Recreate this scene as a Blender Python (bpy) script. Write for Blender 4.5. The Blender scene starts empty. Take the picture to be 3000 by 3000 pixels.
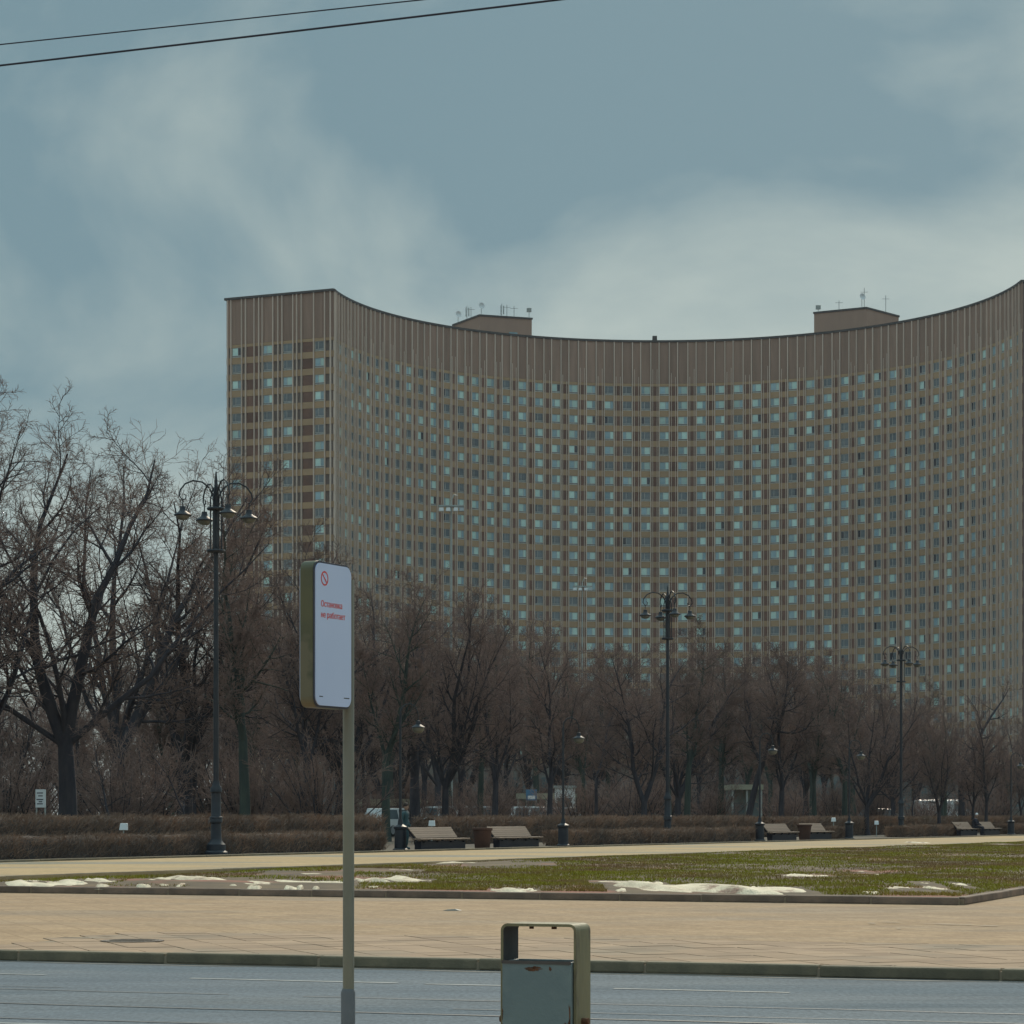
import bpy, math, random
import numpy as np
from mathutils import Matrix, Vector

# ------------------------------------------------------------------ camera, sky, sun, exposure
S = bpy.context.scene
COL = S.collection
F = 7658.0          # focal length in pixels of a 3000 px wide picture
HZ = 2386.0         # row of the horizon in that picture
EYE = 1.55
cam_d = bpy.data.cameras.new('camera')
cam_d.sensor_width = 36.0
cam_d.lens = F / 3000 * 36
cam_d.shift_y = (HZ - 1500) / 3000
cam_d.clip_start = 0.5
cam_d.clip_end = 20000
cam = bpy.data.objects.new('camera', cam_d)
COL.objects.link(cam)
cam.location = (0, 0, EYE)
cam.rotation_euler = (math.radians(90), 0, 0)
S.camera = cam

SUN_AZ, SUN_EL = math.radians(13), math.radians(36)      # azimuth to the right of the view direction
world = bpy.data.worlds.new('World')
S.world = world
world.use_nodes = True
wt = world.node_tree
for n in list(wt.nodes):
    wt.nodes.remove(n)
def wn(t, **k):
    n = wt.nodes.new(t)
    for a, b in k.items():
        setattr(n, a, b)
    return n
sky = wn('ShaderNodeTexSky', sky_type='NISHITA', sun_disc=False)
sky.sun_elevation = SUN_EL
sky.sun_rotation = SUN_AZ
bg1 = wn('ShaderNodeBackground'); bg1.inputs['Strength'].default_value = 0.05
wt.links.new(sky.outputs[0], bg1.inputs['Color'])
tc = wn('ShaderNodeTexCoord')
mp = wn('ShaderNodeMapping'); mp.inputs['Scale'].default_value = (1.0, 1.0, 1.7)
mp.inputs['Location'].default_value = (-4.877, 3.109, -0.658)
wt.links.new(tc.outputs['Generated'], mp.inputs['Vector'])
nz = wn('ShaderNodeTexNoise'); nz.inputs['Scale'].default_value = 5.0
nz.inputs['Detail'].default_value = 9; nz.inputs['Roughness'].default_value = 0.52
nz.inputs['Distortion'].default_value = 0.35
wt.links.new(mp.outputs[0], nz.inputs['Vector'])
rp = wn('ShaderNodeValToRGB')
rp.color_ramp.elements[0].position = 0.40; rp.color_ramp.elements[0].color = (0.138, 0.228, 0.262, 1)
rp.color_ramp.elements[1].position = 0.64; rp.color_ramp.elements[1].color = (0.360, 0.425, 0.400, 1)
hz = wn('ShaderNodeMapRange')                                        # cloud gets thicker and paler toward the horizon
hz.inputs['From Min'].default_value = 0.06; hz.inputs['From Max'].default_value = 0.30
hz.inputs['To Min'].default_value = 0.12; hz.inputs['To Max'].default_value = -0.05
sp0 = wn('ShaderNodeSeparateXYZ'); wt.links.new(tc.outputs['Generated'], sp0.inputs[0])
wt.links.new(sp0.outputs['Z'], hz.inputs['Value'])
ad = wn('ShaderNodeMath', operation='ADD'); wt.links.new(nz.outputs['Fac'], ad.inputs[0]); wt.links.new(hz.outputs[0], ad.inputs[1])
wt.links.new(ad.outputs[0], rp.inputs['Fac'])
bg2 = wn('ShaderNodeBackground')
sp = wn('ShaderNodeSeparateXYZ'); wt.links.new(tc.outputs['Generated'], sp.inputs[0])
zr = wn('ShaderNodeMapRange', interpolation_type='SMOOTHSTEP')       # an overcast sky is brightest overhead
zr.inputs['From Min'].default_value = 0.28; zr.inputs['From Max'].default_value = 0.95
zr.inputs['To Min'].default_value = 0.84; zr.inputs['To Max'].default_value = 2.3
wt.links.new(sp.outputs['Z'], zr.inputs['Value']); wt.links.new(zr.outputs[0], bg2.inputs['Strength'])
wt.links.new(rp.outputs[0], bg2.inputs['Color'])
mx = wn('ShaderNodeMixShader'); mx.inputs[0].default_value = 0.92
wt.links.new(bg1.outputs[0], mx.inputs[1]); wt.links.new(bg2.outputs[0], mx.inputs[2])
wo = wn('ShaderNodeOutputWorld'); wt.links.new(mx.outputs[0], wo.inputs['Surface'])

sun_d = bpy.data.lights.new('sun', 'SUN')
sun_d.energy = 1.9
sun_d.angle = math.radians(5)
sun_d.color = (1.0, 0.87, 0.68)
sun = bpy.data.objects.new('sun', sun_d)
COL.objects.link(sun)
sv = Vector((math.sin(SUN_AZ) * math.cos(SUN_EL), math.cos(SUN_AZ) * math.cos(SUN_EL), math.sin(SUN_EL)))
sun.rotation_euler = (-sv).to_track_quat('-Z', 'Y').to_euler()
sun.location = (30, 40, 60)

S.view_settings.view_transform = 'Standard'
S.view_settings.look = 'None'
S.view_settings.exposure = 0.52
S.view_settings.gamma = 1.0
S.view_settings.use_curve_mapping = False
S.render.engine = 'CYCLES'

R = math.radians
rng = np.random.default_rng(7)
random.seed(5)

# ------------------------------------------------------------------ helpers
def at(u, v, z=0.3):
    "point on the level z seen at picture pixel u, v"
    d = F * (EYE - z) / (v - HZ)
    return ((u - 1500) * d / F, d)
def atd(u, d):
    return (u - 1500) * d / F
def zof(v, d):
    return EYE + (HZ - v) * d / F

def tag(o, label=None, cat=None, group=None, kind=None):
    if label: o['label'] = label
    if cat: o['category'] = cat
    if group: o['group'] = group
    if kind: o['kind'] = kind
    return o

def empty(name, loc, rz=0):
    o = bpy.data.objects.new(name, None)
    o.empty_display_size = 0.2
    o.location = loc
    o.rotation_euler = (0, 0, rz)
    COL.objects.link(o)
    return o

def children(o):
    return [c for c in list(COL.objects) if c.parent == o]

_kids = {}
def link(name, me, parent=None):
    o = bpy.data.objects.new(name, me)
    COL.objects.link(o)
    if parent is not None:
        o.parent = parent
        _kids.setdefault(parent.name, []).append(o)
    return o

def copy_tree(o, parent=None):
    c = o.copy()
    COL.objects.link(c)
    if parent is not None:
        c.parent = parent
        c.matrix_parent_inverse = o.matrix_parent_inverse.copy()
        _kids.setdefault(parent.name, []).append(c)
    for ch in list(_kids.get(o.name, [])):
        copy_tree(ch, c)
    return c

class MB:
    def __init__(self):
        self.v = []; self.f = []; self.m = []
    def add(self, vs, fs, m=0):
        b = len(self.v)
        self.v += [tuple(p) for p in vs]
        self.f += [tuple(i + b for i in f) for f in fs]
        self.m += [m] * len(fs)
        return self
    def box(self, c, s, rz=0, m=0, taper=1.0, lean=0.0):
        "c = centre of the bottom face"
        x, y, z = s[0] / 2, s[1] / 2, s[2]
        pts = []
        for zz, k in ((0, 1), (z, taper)):
            for a, b in ((-1, -1), (1, -1), (1, 1), (-1, 1)):
                px, py = a * x * k, b * y * k + (lean if zz else 0)
                pts.append((c[0] + px * math.cos(rz) - py * math.sin(rz), c[1] + px * math.sin(rz) + py * math.cos(rz), c[2] + zz))
        self.add(pts, [(3, 2, 1, 0), (4, 5, 6, 7), (0, 1, 5, 4), (1, 2, 6, 5), (2, 3, 7, 6), (3, 0, 4, 7)], m)
        return self
    def tube(self, pts, rad, n=8, m=0, cap=True):
        pts = [Vector(p) for p in pts]
        if not hasattr(rad, '__len__'):
            rad = [rad] * len(pts)
        rings = []
        ref = None
        for i, p in enumerate(pts):
            t = (pts[min(i + 1, len(pts) - 1)] - pts[max(i - 1, 0)]).normalized()
            if ref is None:
                ref = Vector((1, 0, 0)) if abs(t.x) < 0.8 else Vector((0, 1, 0))
            a = (ref - t * ref.dot(t)).normalized()
            ref = a
            b = t.cross(a)
            rings.append([p + (a * math.cos(2 * math.pi * k / n) + b * math.sin(2 * math.pi * k / n)) * rad[i] for k in range(n)])
        vs = [q for r in rings for q in r]
        fs = []
        for i in range(len(pts) - 1):
            for k in range(n):
                k2 = (k + 1) % n
                fs.append((i * n + k, i * n + k2, (i + 1) * n + k2, (i + 1) * n + k))
        if cap:
            fs.append(tuple(range(n - 1, -1, -1)))
            fs.append(tuple(range((len(pts) - 1) * n, len(pts) * n)))
        return self.add(vs, fs, m)
    def lathe(self, prof, n=16, c=(0, 0, 0), m=0):
        vs = []; fs = []
        for r, z in prof:
            for k in range(n):
                a = 2 * math.pi * k / n
                vs.append((c[0] + r * math.cos(a), c[1] + r * math.sin(a), c[2] + z))
        for i in range(len(prof) - 1):
            for k in range(n):
                k2 = (k + 1) % n
                fs.append((i * n + k, i * n + k2, (i + 1) * n + k2, (i + 1) * n + k))
        fs.append(tuple(range(n - 1, -1, -1)))
        fs.append(tuple(range((len(prof) - 1) * n, len(prof) * n)))
        return self.add(vs, fs, m)
    def prism(self, poly, z0, z1, m=0):
        n = len(poly)
        if sum(poly[i][0] * poly[(i + 1) % n][1] - poly[(i + 1) % n][0] * poly[i][1] for i in range(n)) < 0:
            poly = poly[::-1]
        vs = [(p[0], p[1], z0) for p in poly] + [(p[0], p[1], z1) for p in poly]
        fs = [tuple(range(n - 1, -1, -1)), tuple(range(n, 2 * n))]
        fs += [(i, (i + 1) % n, n + (i + 1) % n, n + i) for i in range(n)]
        return self.add(vs, fs, m)
    def extrude_yz(self, poly, x0, x1, m=0):
        "polygon in y,z swept along x"
        n = len(poly)
        if sum(poly[i][0] * poly[(i + 1) % n][1] - poly[(i + 1) % n][0] * poly[i][1] for i in range(n)) < 0:
            poly = poly[::-1]
        vs = [(x0, p[0], p[1]) for p in poly] + [(x1, p[0], p[1]) for p in poly]
        fs = [tuple(range(n - 1, -1, -1)), tuple(range(n, 2 * n))]
        fs += [(i, (i + 1) % n, n + (i + 1) % n, n + i) for i in range(n)]
        return self.add(vs, fs, m)
    def mesh(self, name, mats, smooth=False, bevel=0):
        me = bpy.data.meshes.new(name)
        me.from_pydata(self.v, [], self.f)
        for mt in (mats if isinstance(mats, (list, tuple)) else [mats]):
            me.materials.append(mt)
        me.polygons.foreach_set('material_index', self.m)
        if smooth:
            me.polygons.foreach_set('use_smooth', [True] * len(me.polygons))
            try: me.set_sharp_from_angle(angle=R(40))
            except Exception: pass
        me.update()
        return me
    def obj(self, name, mats, parent=None, smooth=False, bevel=0, seg=2):
        o = link(name, self.mesh(name, mats, smooth), parent)
        if bevel:
            md = o.modifiers.new('bevel', 'BEVEL'); md.width = bevel; md.segments = seg; md.limit_method = 'ANGLE'
        return o

def np_mesh(name, V, Fq, mats, smooth=False, mi=None):
    "V (n,3), Fq (m,k) all faces with k corners"
    me = bpy.data.meshes.new(name)
    k = Fq.shape[1]
    me.vertices.add(len(V)); me.vertices.foreach_set('co', np.ascontiguousarray(V, dtype=np.float32).ravel())
    me.loops.add(Fq.size); me.loops.foreach_set('vertex_index', np.ascontiguousarray(Fq, dtype=np.int32).ravel())
    me.polygons.add(len(Fq))
    me.polygons.foreach_set('loop_start', np.arange(0, Fq.size, k, dtype=np.int32))
    me.polygons.foreach_set('loop_total', np.full(len(Fq), k, dtype=np.int32))
    for mt in (mats if isinstance(mats, (list, tuple)) else [mats]):
        me.materials.append(mt)
    if mi is not None:
        me.polygons.foreach_set('material_index', np.asarray(mi, dtype=np.int32))
    if smooth:
        me.polygons.foreach_set('use_smooth', np.ones(len(Fq), dtype=bool))
    me.update(calc_edges=True)
    me.validate()
    return me

# ------------------------------------------------------------------ materials
def mat(name, c1, c2=None, scale=4.0, rough=0.8, detail=4, spec=0.3, bump=0.0, bscale=None, rnd=0.0, metal=0.0,
        stretch=(1, 1, 1), lo=0.35, hi=0.65, c3=None, s3=0.5, lo3=0.5, hi3=0.62, coord='Object', coat=0.0):
    m = bpy.data.materials.new(name)
    m.use_nodes = True
    nt = m.node_tree
    b = nt.nodes['Principled BSDF']
    b.inputs['Roughness'].default_value = rough
    b.inputs['Specular IOR Level'].default_value = spec
    b.inputs['Metallic'].default_value = metal
    if coat: b.inputs['Coat Weight'].default_value = coat
    if c2 is None:
        c2 = tuple(x * 0.8 for x in c1)
    if coord == 'World':
        gp = nt.nodes.new('ShaderNodeNewGeometry'); src = gp.outputs['Position']
    else:
        tcn = nt.nodes.new('ShaderNodeTexCoord'); src = tcn.outputs['Object']
    mpn = nt.nodes.new('ShaderNodeMapping'); mpn.inputs['Scale'].default_value = stretch
    nt.links.new(src, mpn.inputs['Vector'])
    def noise(sc, lo, hi, d=detail):
        n = nt.nodes.new('ShaderNodeTexNoise'); n.inputs['Scale'].default_value = sc; n.inputs['Detail'].default_value = d
        n.inputs['Roughness'].default_value = 0.6
        nt.links.new(mpn.outputs[0], n.inputs['Vector'])
        r = nt.nodes.new('ShaderNodeMapRange'); r.inputs['From Min'].default_value = lo; r.inputs['From Max'].default_value = hi
        nt.links.new(n.outputs['Fac'], r.inputs['Value'])
        return n, r.outputs['Result']
    n1, f1 = noise(scale, lo, hi)
    mixn = nt.nodes.new('ShaderNodeMix'); mixn.data_type = 'RGBA'
    nt.links.new(f1, mixn.inputs['Factor'])
    mixn.inputs['A'].default_value = (*c1, 1); mixn.inputs['B'].default_value = (*c2, 1)
    out = mixn.outputs['Result']
    if c3 is not None:
        n3, f3 = noise(s3, lo3, hi3)
        mx3 = nt.nodes.new('ShaderNodeMix'); mx3.data_type = 'RGBA'
        nt.links.new(f3, mx3.inputs['Factor']); nt.links.new(out, mx3.inputs['A']); mx3.inputs['B'].default_value = (*c3, 1)
        out = mx3.outputs['Result']
    if rnd:
        oi = nt.nodes.new('ShaderNodeObjectInfo')
        hs = nt.nodes.new('ShaderNodeHueSaturation')
        mr = nt.nodes.new('ShaderNodeMapRange'); mr.inputs['To Min'].default_value = 1 - rnd; mr.inputs['To Max'].default_value = 1 + rnd
        nt.links.new(oi.outputs['Random'], mr.inputs['Value']); nt.links.new(mr.outputs[0], hs.inputs['Value'])
        nt.links.new(out, hs.inputs['Color']); out = hs.outputs['Color']
    nt.links.new(out, b.inputs['Base Color'])
    if bump:
        nb = nt.nodes.new('ShaderNodeTexNoise'); nb.inputs['Scale'].default_value = bscale or scale * 6; nb.inputs['Detail'].default_value = 5
        nt.links.new(mpn.outputs[0], nb.inputs['Vector'])
        bp = nt.nodes.new('ShaderNodeBump'); bp.inputs['Strength'].default_value = bump; bp.inputs['Distance'].default_value = 0.02
        nt.links.new(nb.outputs['Fac'], bp.inputs['Height']); nt.links.new(bp.outputs[0], b.inputs['Normal'])
    return m

M = {}
M['asphalt'] = mat('asphalt', (0.145, 0.168, 0.195), (0.175, 0.190, 0.207), 0.6, 0.95, spec=0.12, bump=0.3, bscale=60, stretch=(0.25, 1.2, 1), c3=(0.125, 0.15, 0.175), s3=0.5, coord='World')
M['paint'] = mat('road_paint', (0.33, 0.34, 0.34), (0.19, 0.205, 0.215), 7, 0.7, lo=0.4, hi=0.6, stretch=(0.3, 2, 1), coord='World')
M['tar'] = mat('tar', (0.085, 0.085, 0.09), (0.12, 0.12, 0.12), 5, 0.6)
M['pave'] = mat('paving', (0.46, 0.315, 0.20), (0.40, 0.275, 0.18), 0.9, 0.95, spec=0.12, bump=0.2, bscale=30, stretch=(0.35, 1, 1), c3=(0.37, 0.275, 0.20), s3=0.35, lo3=0.46, hi3=0.66, coord='World')
def joints(m, size, ang, col, mortar=.03):
    "lay a grid of joints over a ground material (world x, y)"
    nt = m.node_tree; b = nt.nodes['Principled BSDF']; src = b.inputs['Base Color'].links[0].from_socket
    gp = nt.nodes.new('ShaderNodeNewGeometry'); mp_ = nt.nodes.new('ShaderNodeMapping'); mp_.inputs['Rotation'].default_value = (0, 0, ang)
    nt.links.new(gp.outputs['Position'], mp_.inputs['Vector'])
    br = nt.nodes.new('ShaderNodeTexBrick'); br.offset = 0.0; br.inputs['Scale'].default_value = 1.0
    br.inputs['Brick Width'].default_value = size; br.inputs['Row Height'].default_value = size; br.inputs['Mortar Size'].default_value = mortar * .5
    br.inputs['Color1'].default_value = (1, 1, 1, 1); br.inputs['Color2'].default_value = (.86, .85, .85, 1); br.inputs['Mortar'].default_value = (*col, 1)
    nt.links.new(mp_.outputs[0], br.inputs['Vector'])
    mu = nt.nodes.new('ShaderNodeMix'); mu.data_type = 'RGBA'; mu.blend_type = 'MULTIPLY'; mu.inputs['Factor'].default_value = 1
    nt.links.new(src, mu.inputs['A']); nt.links.new(br.outputs['Color'], mu.inputs['B']); nt.links.new(mu.outputs['Result'], b.inputs['Base Color'])
def grain(m, scale, amt, stretch=(1, 1, 1)):
    "coarse grit in a ground material (world space)"
    nt = m.node_tree; b = nt.nodes['Principled BSDF']; src = b.inputs['Base Color'].links[0].from_socket
    gp = nt.nodes.new('ShaderNodeNewGeometry'); mp_ = nt.nodes.new('ShaderNodeMapping'); mp_.inputs['Scale'].default_value = stretch
    nt.links.new(gp.outputs['Position'], mp_.inputs['Vector'])
    n = nt.nodes.new('ShaderNodeTexNoise'); n.inputs['Scale'].default_value = scale; n.inputs['Detail'].default_value = 3; n.inputs['Roughness'].default_value = .7
    nt.links.new(mp_.outputs[0], n.inputs['Vector'])
    r = nt.nodes.new('ShaderNodeMapRange'); r.inputs['From Min'].default_value = .3; r.inputs['From Max'].default_value = .7
    r.inputs['To Min'].default_value = 1 - amt; r.inputs['To Max'].default_value = 1 + amt
    nt.links.new(n.outputs['Fac'], r.inputs['Value'])
    hs = nt.nodes.new('ShaderNodeHueSaturation'); nt.links.new(src, hs.inputs['Color']); nt.links.new(r.outputs[0], hs.inputs['Value'])
    nt.links.new(hs.outputs['Color'], b.inputs['Base Color'])
grain(M['asphalt'], 22, .22, (1, .35, 1)); grain(M['pave'], 14, .13, (1, .3, 1)); grain(M['asphalt'], 1.1, .12, (.18, 1, 1)); grain(M['pave'], .9, .10, (.3, 1, 1))
joints(M['pave'], .52, math.radians(-38 + 18.8), (.78, .76, .74))
M['slab'] = mat('paving_slab', (0.43, 0.30, 0.21), (0.355, 0.25, 0.18), 1.5, 0.95, spec=0.12, bump=0.2, bscale=40, rnd=0.10, c3=(0.30, 0.235, 0.18), s3=0.5, lo3=0.5, hi3=0.7, coord='World')
M['joint'] = mat('joint', (0.26, 0.20, 0.145), (0.31, 0.24, 0.17), 3, 0.9, coord='World')
M['path'] = mat('path_asphalt', (0.48, 0.34, 0.195), (0.42, 0.30, 0.175), 0.4, 0.95, spec=0.12, stretch=(0.4, 1, 1), c3=(0.29, 0.26, 0.21), s3=0.2, coord='World')
grain(M['path'], 6, .12, (1, .4, 1))
M['kerb'] = mat('kerb_granite', (0.225, 0.18, 0.12), (0.155, 0.13, 0.09), 5, 0.8, bump=0.25, bscale=40, rnd=0.15)
M['kerb_red'] = mat('kerb_concrete', (0.25, 0.175, 0.135), (0.17, 0.125, 0.10), 4, 0.85, bump=0.3, bscale=30, rnd=0.15)
M['soil'] = mat('lawn_soil', (0.17, 0.12, 0.075), (0.10, 0.075, 0.055), 1.2, 0.95, bump=0.5, bscale=14, c3=(0.28, 0.12, 0.085), s3=0.35, lo3=0.55, hi3=0.66, coord='World')
M['earth'] = mat('park_earth', (0.10, 0.08, 0.06), (0.07, 0.06, 0.05), 0.3, 0.95, c3=(0.13, 0.11, 0.08), s3=0.08, coord='World')
M['snow'] = mat('old_snow', (0.78, 0.67, 0.50), (0.52, 0.43, 0.31), 2.0, 0.7, spec=0.2, bump=1.0, bscale=26, c3=(0.27, 0.165, 0.12), s3=2.2, lo3=0.53, hi3=0.66, stretch=(1, .6, 1), coord='World')
def grass_mat(name, green, olive, dead):
    m = mat(name, green, olive, 0.35, 0.8, lo=0.42, hi=0.6, c3=dead, s3=0.22, lo3=0.5, hi3=0.6, coord='World', spec=0.15)
    return m
M['grass'] = grass_mat('grass', (0.30, 0.27, 0.02), (0.32, 0.235, 0.05), (0.30, 0.185, 0.085))
M['bark'] = mat('bark', (0.078, 0.070, 0.078), (0.045, 0.045, 0.058), 3, 0.95, spec=0.1, bump=0.8, bscale=9, stretch=(1, 1, 0.3), rnd=0.15)
M['bark_moss'] = mat('mossy_bark', (0.075, 0.092, 0.078), (0.045, 0.058, 0.058), 2, 0.95, spec=0.1, bump=0.8, bscale=9, stretch=(1, 1, 0.3))
M['twig'] = mat('twigs', (0.275, 0.185, 0.155), (0.185, 0.13, 0.118), 0.6, 0.95, spec=0.1, rnd=0.22)
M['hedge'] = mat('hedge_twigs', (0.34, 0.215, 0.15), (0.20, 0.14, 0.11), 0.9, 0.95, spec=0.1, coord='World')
M['hedge_in'] = mat('hedge_shade_core', (0.11, 0.085, 0.075), (0.08, 0.065, 0.062), 2, 0.95, spec=0.05, coord='World')
M['iron'] = mat('lamp_iron', (0.020, 0.024, 0.034), (0.030, 0.034, 0.044), 3, 0.5, spec=0.4)
M['iron_wear'] = mat('lamp_iron_ring', (0.06, 0.065, 0.08), (0.03, 0.034, 0.045), 6, 0.45, spec=0.4)
M['opal'] = mat('opal_glass', (0.16, 0.16, 0.135), (0.13, 0.135, 0.12), 4, 0.3, spec=0.5)
M['wood'] = mat('bench_wood', (0.245, 0.17, 0.125), (0.175, 0.122, 0.09), 3, 0.6, stretch=(0.3, 4, 4), rnd=0.1)
M['bench_base'] = mat('bench_iron', (0.014, 0.015, 0.026), (0.022, 0.022, 0.032), 4, 0.6)
M['pot'] = mat('terracotta_pot', (0.105, 0.05, 0.036), (0.075, 0.04, 0.033), 3, 0.85, bump=0.2)
M['rib'] = mat('concrete_rib', (0.76, 0.60, 0.505), (0.66, 0.53, 0.45), 0.5, 0.85, rnd=0.10, stretch=(1, 1, 0.15))
M['band'] = mat('spandrel', (0.50, 0.325, 0.195), (0.43, 0.285, 0.18), 0.25, 0.85, rnd=0.06)
M['panel'] = mat('infill_panel', (0.235, 0.125, 0.092), (0.18, 0.10, 0.08), 0.6, 0.8, rnd=0.20)
M['attic'] = mat('attic_cladding', (0.395, 0.252, 0.195), (0.315, 0.205, 0.16), 1.2, 0.85, stretch=(1, 1, 0.1), rnd=0.10)
M['hwall'] = mat('hotel_wall', (0.21, 0.16, 0.14), (0.17, 0.13, 0.12), 0.4, 0.85)
M['coping'] = mat('roof_coping', (0.10, 0.09, 0.09), (0.07, 0.065, 0.065), 1, 0.7)
M['roof'] = mat('roof_felt', (0.14, 0.13, 0.13), None, 0.4, 0.9)
M['box'] = mat('plant_room_cladding', (0.40, 0.26, 0.20), (0.355, 0.23, 0.18), 0.4, 0.85, stretch=(1, 1, 0.2))
M['frame'] = mat('window_frame', (0.60, 0.57, 0.53), (0.5, 0.48, 0.45), 2, 0.5)
M['sill'] = mat('window_sill', (0.58, 0.54, 0.48), None, 2, 0.6)
def glass(name, c, c2, rough=0.12, spec=0.6):
    return mat(name, c, c2, 0.7, rough, spec=spec, rnd=0.25)
M['g_pale'] = glass('curtained_pane', (0.60, 0.80, 0.73), (0.48, 0.68, 0.66))
M['g_blue'] = glass('sky_blue_pane', (0.34, 0.49, 0.54), (0.26, 0.40, 0.47))
M['g_grey'] = glass('grey_pane', (0.17, 0.20, 0.22), (0.13, 0.155, 0.175))
M['g_dark'] = glass('dark_pane', (0.035, 0.042, 0.065), (0.03, 0.035, 0.05))
M['white'] = mat('white_paint', (0.78, 0.79, 0.80), (0.72, 0.73, 0.74), 2, 0.35, spec=0.5)
M['sign_face'] = mat('sign_face', (0.58, 0.66, 0.90), (0.54, 0.625, 0.87), 1.2, 0.3, spec=0.4)
M['olive'] = mat('olive_paint', (0.125, 0.12, 0.065), (0.085, 0.09, 0.058), 2.5, 0.5, spec=0.4, c3=(0.15, 0.135, 0.09), s3=3, lo3=0.55)
M['polemat'] = mat('pole_paint', (0.215, 0.21, 0.165), (0.165, 0.17, 0.15), 2.2, 0.45, spec=0.5, stretch=(1, 1, 0.5), c3=(0.28, 0.31, 0.33), s3=1.2, lo3=0.5, hi3=0.7)
M['sleeve'] = mat('pole_sleeve', (0.15, 0.165, 0.185), (0.12, 0.13, 0.15), 3, 0.5)
M['red'] = mat('red_print', (0.70, 0.06, 0.035), (0.62, 0.055, 0.04), 3, 0.5)
M['ink'] = mat('dark_print', (0.06, 0.06, 0.08), None, 3, 0.5)
M['binblue'] = mat('bin_blue_grey_paint', (0.155, 0.215, 0.235), (0.135, 0.19, 0.215), 3.0, 0.5, spec=0.4, bump=0.1, bscale=60, c3=(0.19, 0.25, 0.265), s3=5, lo3=0.5, hi3=0.75)
M['binframe'] = mat('bin_frame_paint', (0.22, 0.20, 0.12), (0.155, 0.145, 0.09), 6, 0.6, bump=0.2, bscale=30, stretch=(1, 1, 0.25), c3=(0.13, 0.11, 0.08), s3=9, lo3=0.58, hi3=0.66)
M['binframe_in_shade'] = mat('bin_frame_inside_shade', (0.07, 0.07, 0.07), (0.05, 0.052, 0.055), 8, 0.7)  # darker colour paints in the shade inside the hoop
M['rust'] = mat('rust', (0.17, 0.075, 0.04), (0.085, 0.05, 0.035), 18, 0.9, bump=0.4)
M['wire'] = mat('cable', (0.03, 0.03, 0.05), None, 2, 0.5)
M['car_white'] = mat('car_white', (0.75, 0.77, 0.78), (0.7, 0.72, 0.74), 1, 0.25, spec=0.5, coat=0.5)
M['car_grey'] = mat('car_silver', (0.42, 0.45, 0.48), (0.38, 0.41, 0.44), 1, 0.3, spec=0.5, coat=0.5)
M['car_dark'] = mat('car_dark', (0.06, 0.07, 0.09), None, 1, 0.25, spec=0.5, coat=0.5)
M['tyre'] = mat('tyre_rubber', (0.02, 0.02, 0.022), None, 3, 0.9)
M['rim'] = mat('wheel_rim', (0.35, 0.36, 0.38), None, 3, 0.4)
M['carglass'] = mat('car_glass', (0.10, 0.14, 0.16), (0.07, 0.1, 0.12), 1, 0.08, spec=0.7)
M['lampglass'] = mat('headlight', (0.7, 0.7, 0.66), None, 3, 0.2, spec=0.6)
M['tail'] = mat('tail_light', (0.4, 0.03, 0.03), None, 3, 0.3)
M['skin'] = mat('skin', (0.42, 0.27, 0.21), None, 3, 0.6)
M['coat_dark'] = mat('dark_coat', (0.03, 0.032, 0.05), (0.02, 0.022, 0.035), 4, 0.85)
M['coat_teal'] = mat('teal_coat', (0.06, 0.12, 0.13), (0.04, 0.08, 0.10), 4, 0.85)
M['hat_white'] = mat('white_hat', (0.85, 0.83, 0.87), None, 4, 0.8)
M['hair'] = mat('dark_hair', (0.05, 0.035, 0.03), None, 6, 0.7)
M['galv'] = mat('galvanised_steel', (0.40, 0.42, 0.40), (0.33, 0.35, 0.34), 2, 0.5, spec=0.5)
M['pavil'] = mat('pavilion_fascia', (0.38, 0.35, 0.26), (0.32, 0.30, 0.23), 0.5, 0.7)
M['pavwall'] = mat('pavilion_wall', (0.22, 0.25, 0.23), (0.17, 0.20, 0.19), 0.4, 0.7)
M['iron_cover'] = mat('cast_iron', (0.16, 0.125, 0.10), (0.12, 0.10, 0.085), 20, 0.7, bump=0.5)
M['signblue'] = mat('sign_blue', (0.08, 0.20, 0.34), None, 3, 0.4)
M['podium'] = mat('podium_cladding', (0.20, 0.18, 0.16), (0.16, 0.15, 0.135), 0.2, 0.8)
M['podglass'] = mat('podium_glass', (0.12, 0.16, 0.17), (0.09, 0.12, 0.13), 0.2, 0.15, spec=0.6)

# ------------------------------------------------------------------ setting: ground, road, pavements, path, lawn
RA = Vector((1, -0.34, 0)).normalized(); RB = Vector((0.34, 1, 0)).normalized(); RO = Vector((0, 25.86, 0))
ROT_R = math.atan2(RA.y, RA.x)
def rd(a, b, z=0.0):
    p = RO + RA * a + RB * b
    return (p.x, p.y, z)
PP = Vector((1, 2, 0)).normalized(); PN = Vector((-2, 1, 0)).normalized(); PO = Vector((0, 94.5, 0))
ROT_P = math.atan2(PP.y, PP.x)
def pt(s, q, z=0.3):
    p = PO + PP * s + PN * q
    return (p.x, p.y, z)
def loc(u, q, z=0.3):
    "point on the strip q metres behind the far edge of the path, in column u"
    d = (94.5 + 2.236 * q) / (1 - 2 * (u - 1500) / F)
    return (atd(u, d), d, z)
def s_of(u, q):
    x, y, _ = loc(u, q)
    return (Vector((x, y, 0)) - PO).dot(PP)

def sheet(name, poly, z, m, kind='structure', depth=0.5):
    o = MB().prism([(p[0], p[1]) for p in poly], z - depth, z).obj(name, m)
    return tag(o, kind=kind)

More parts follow.
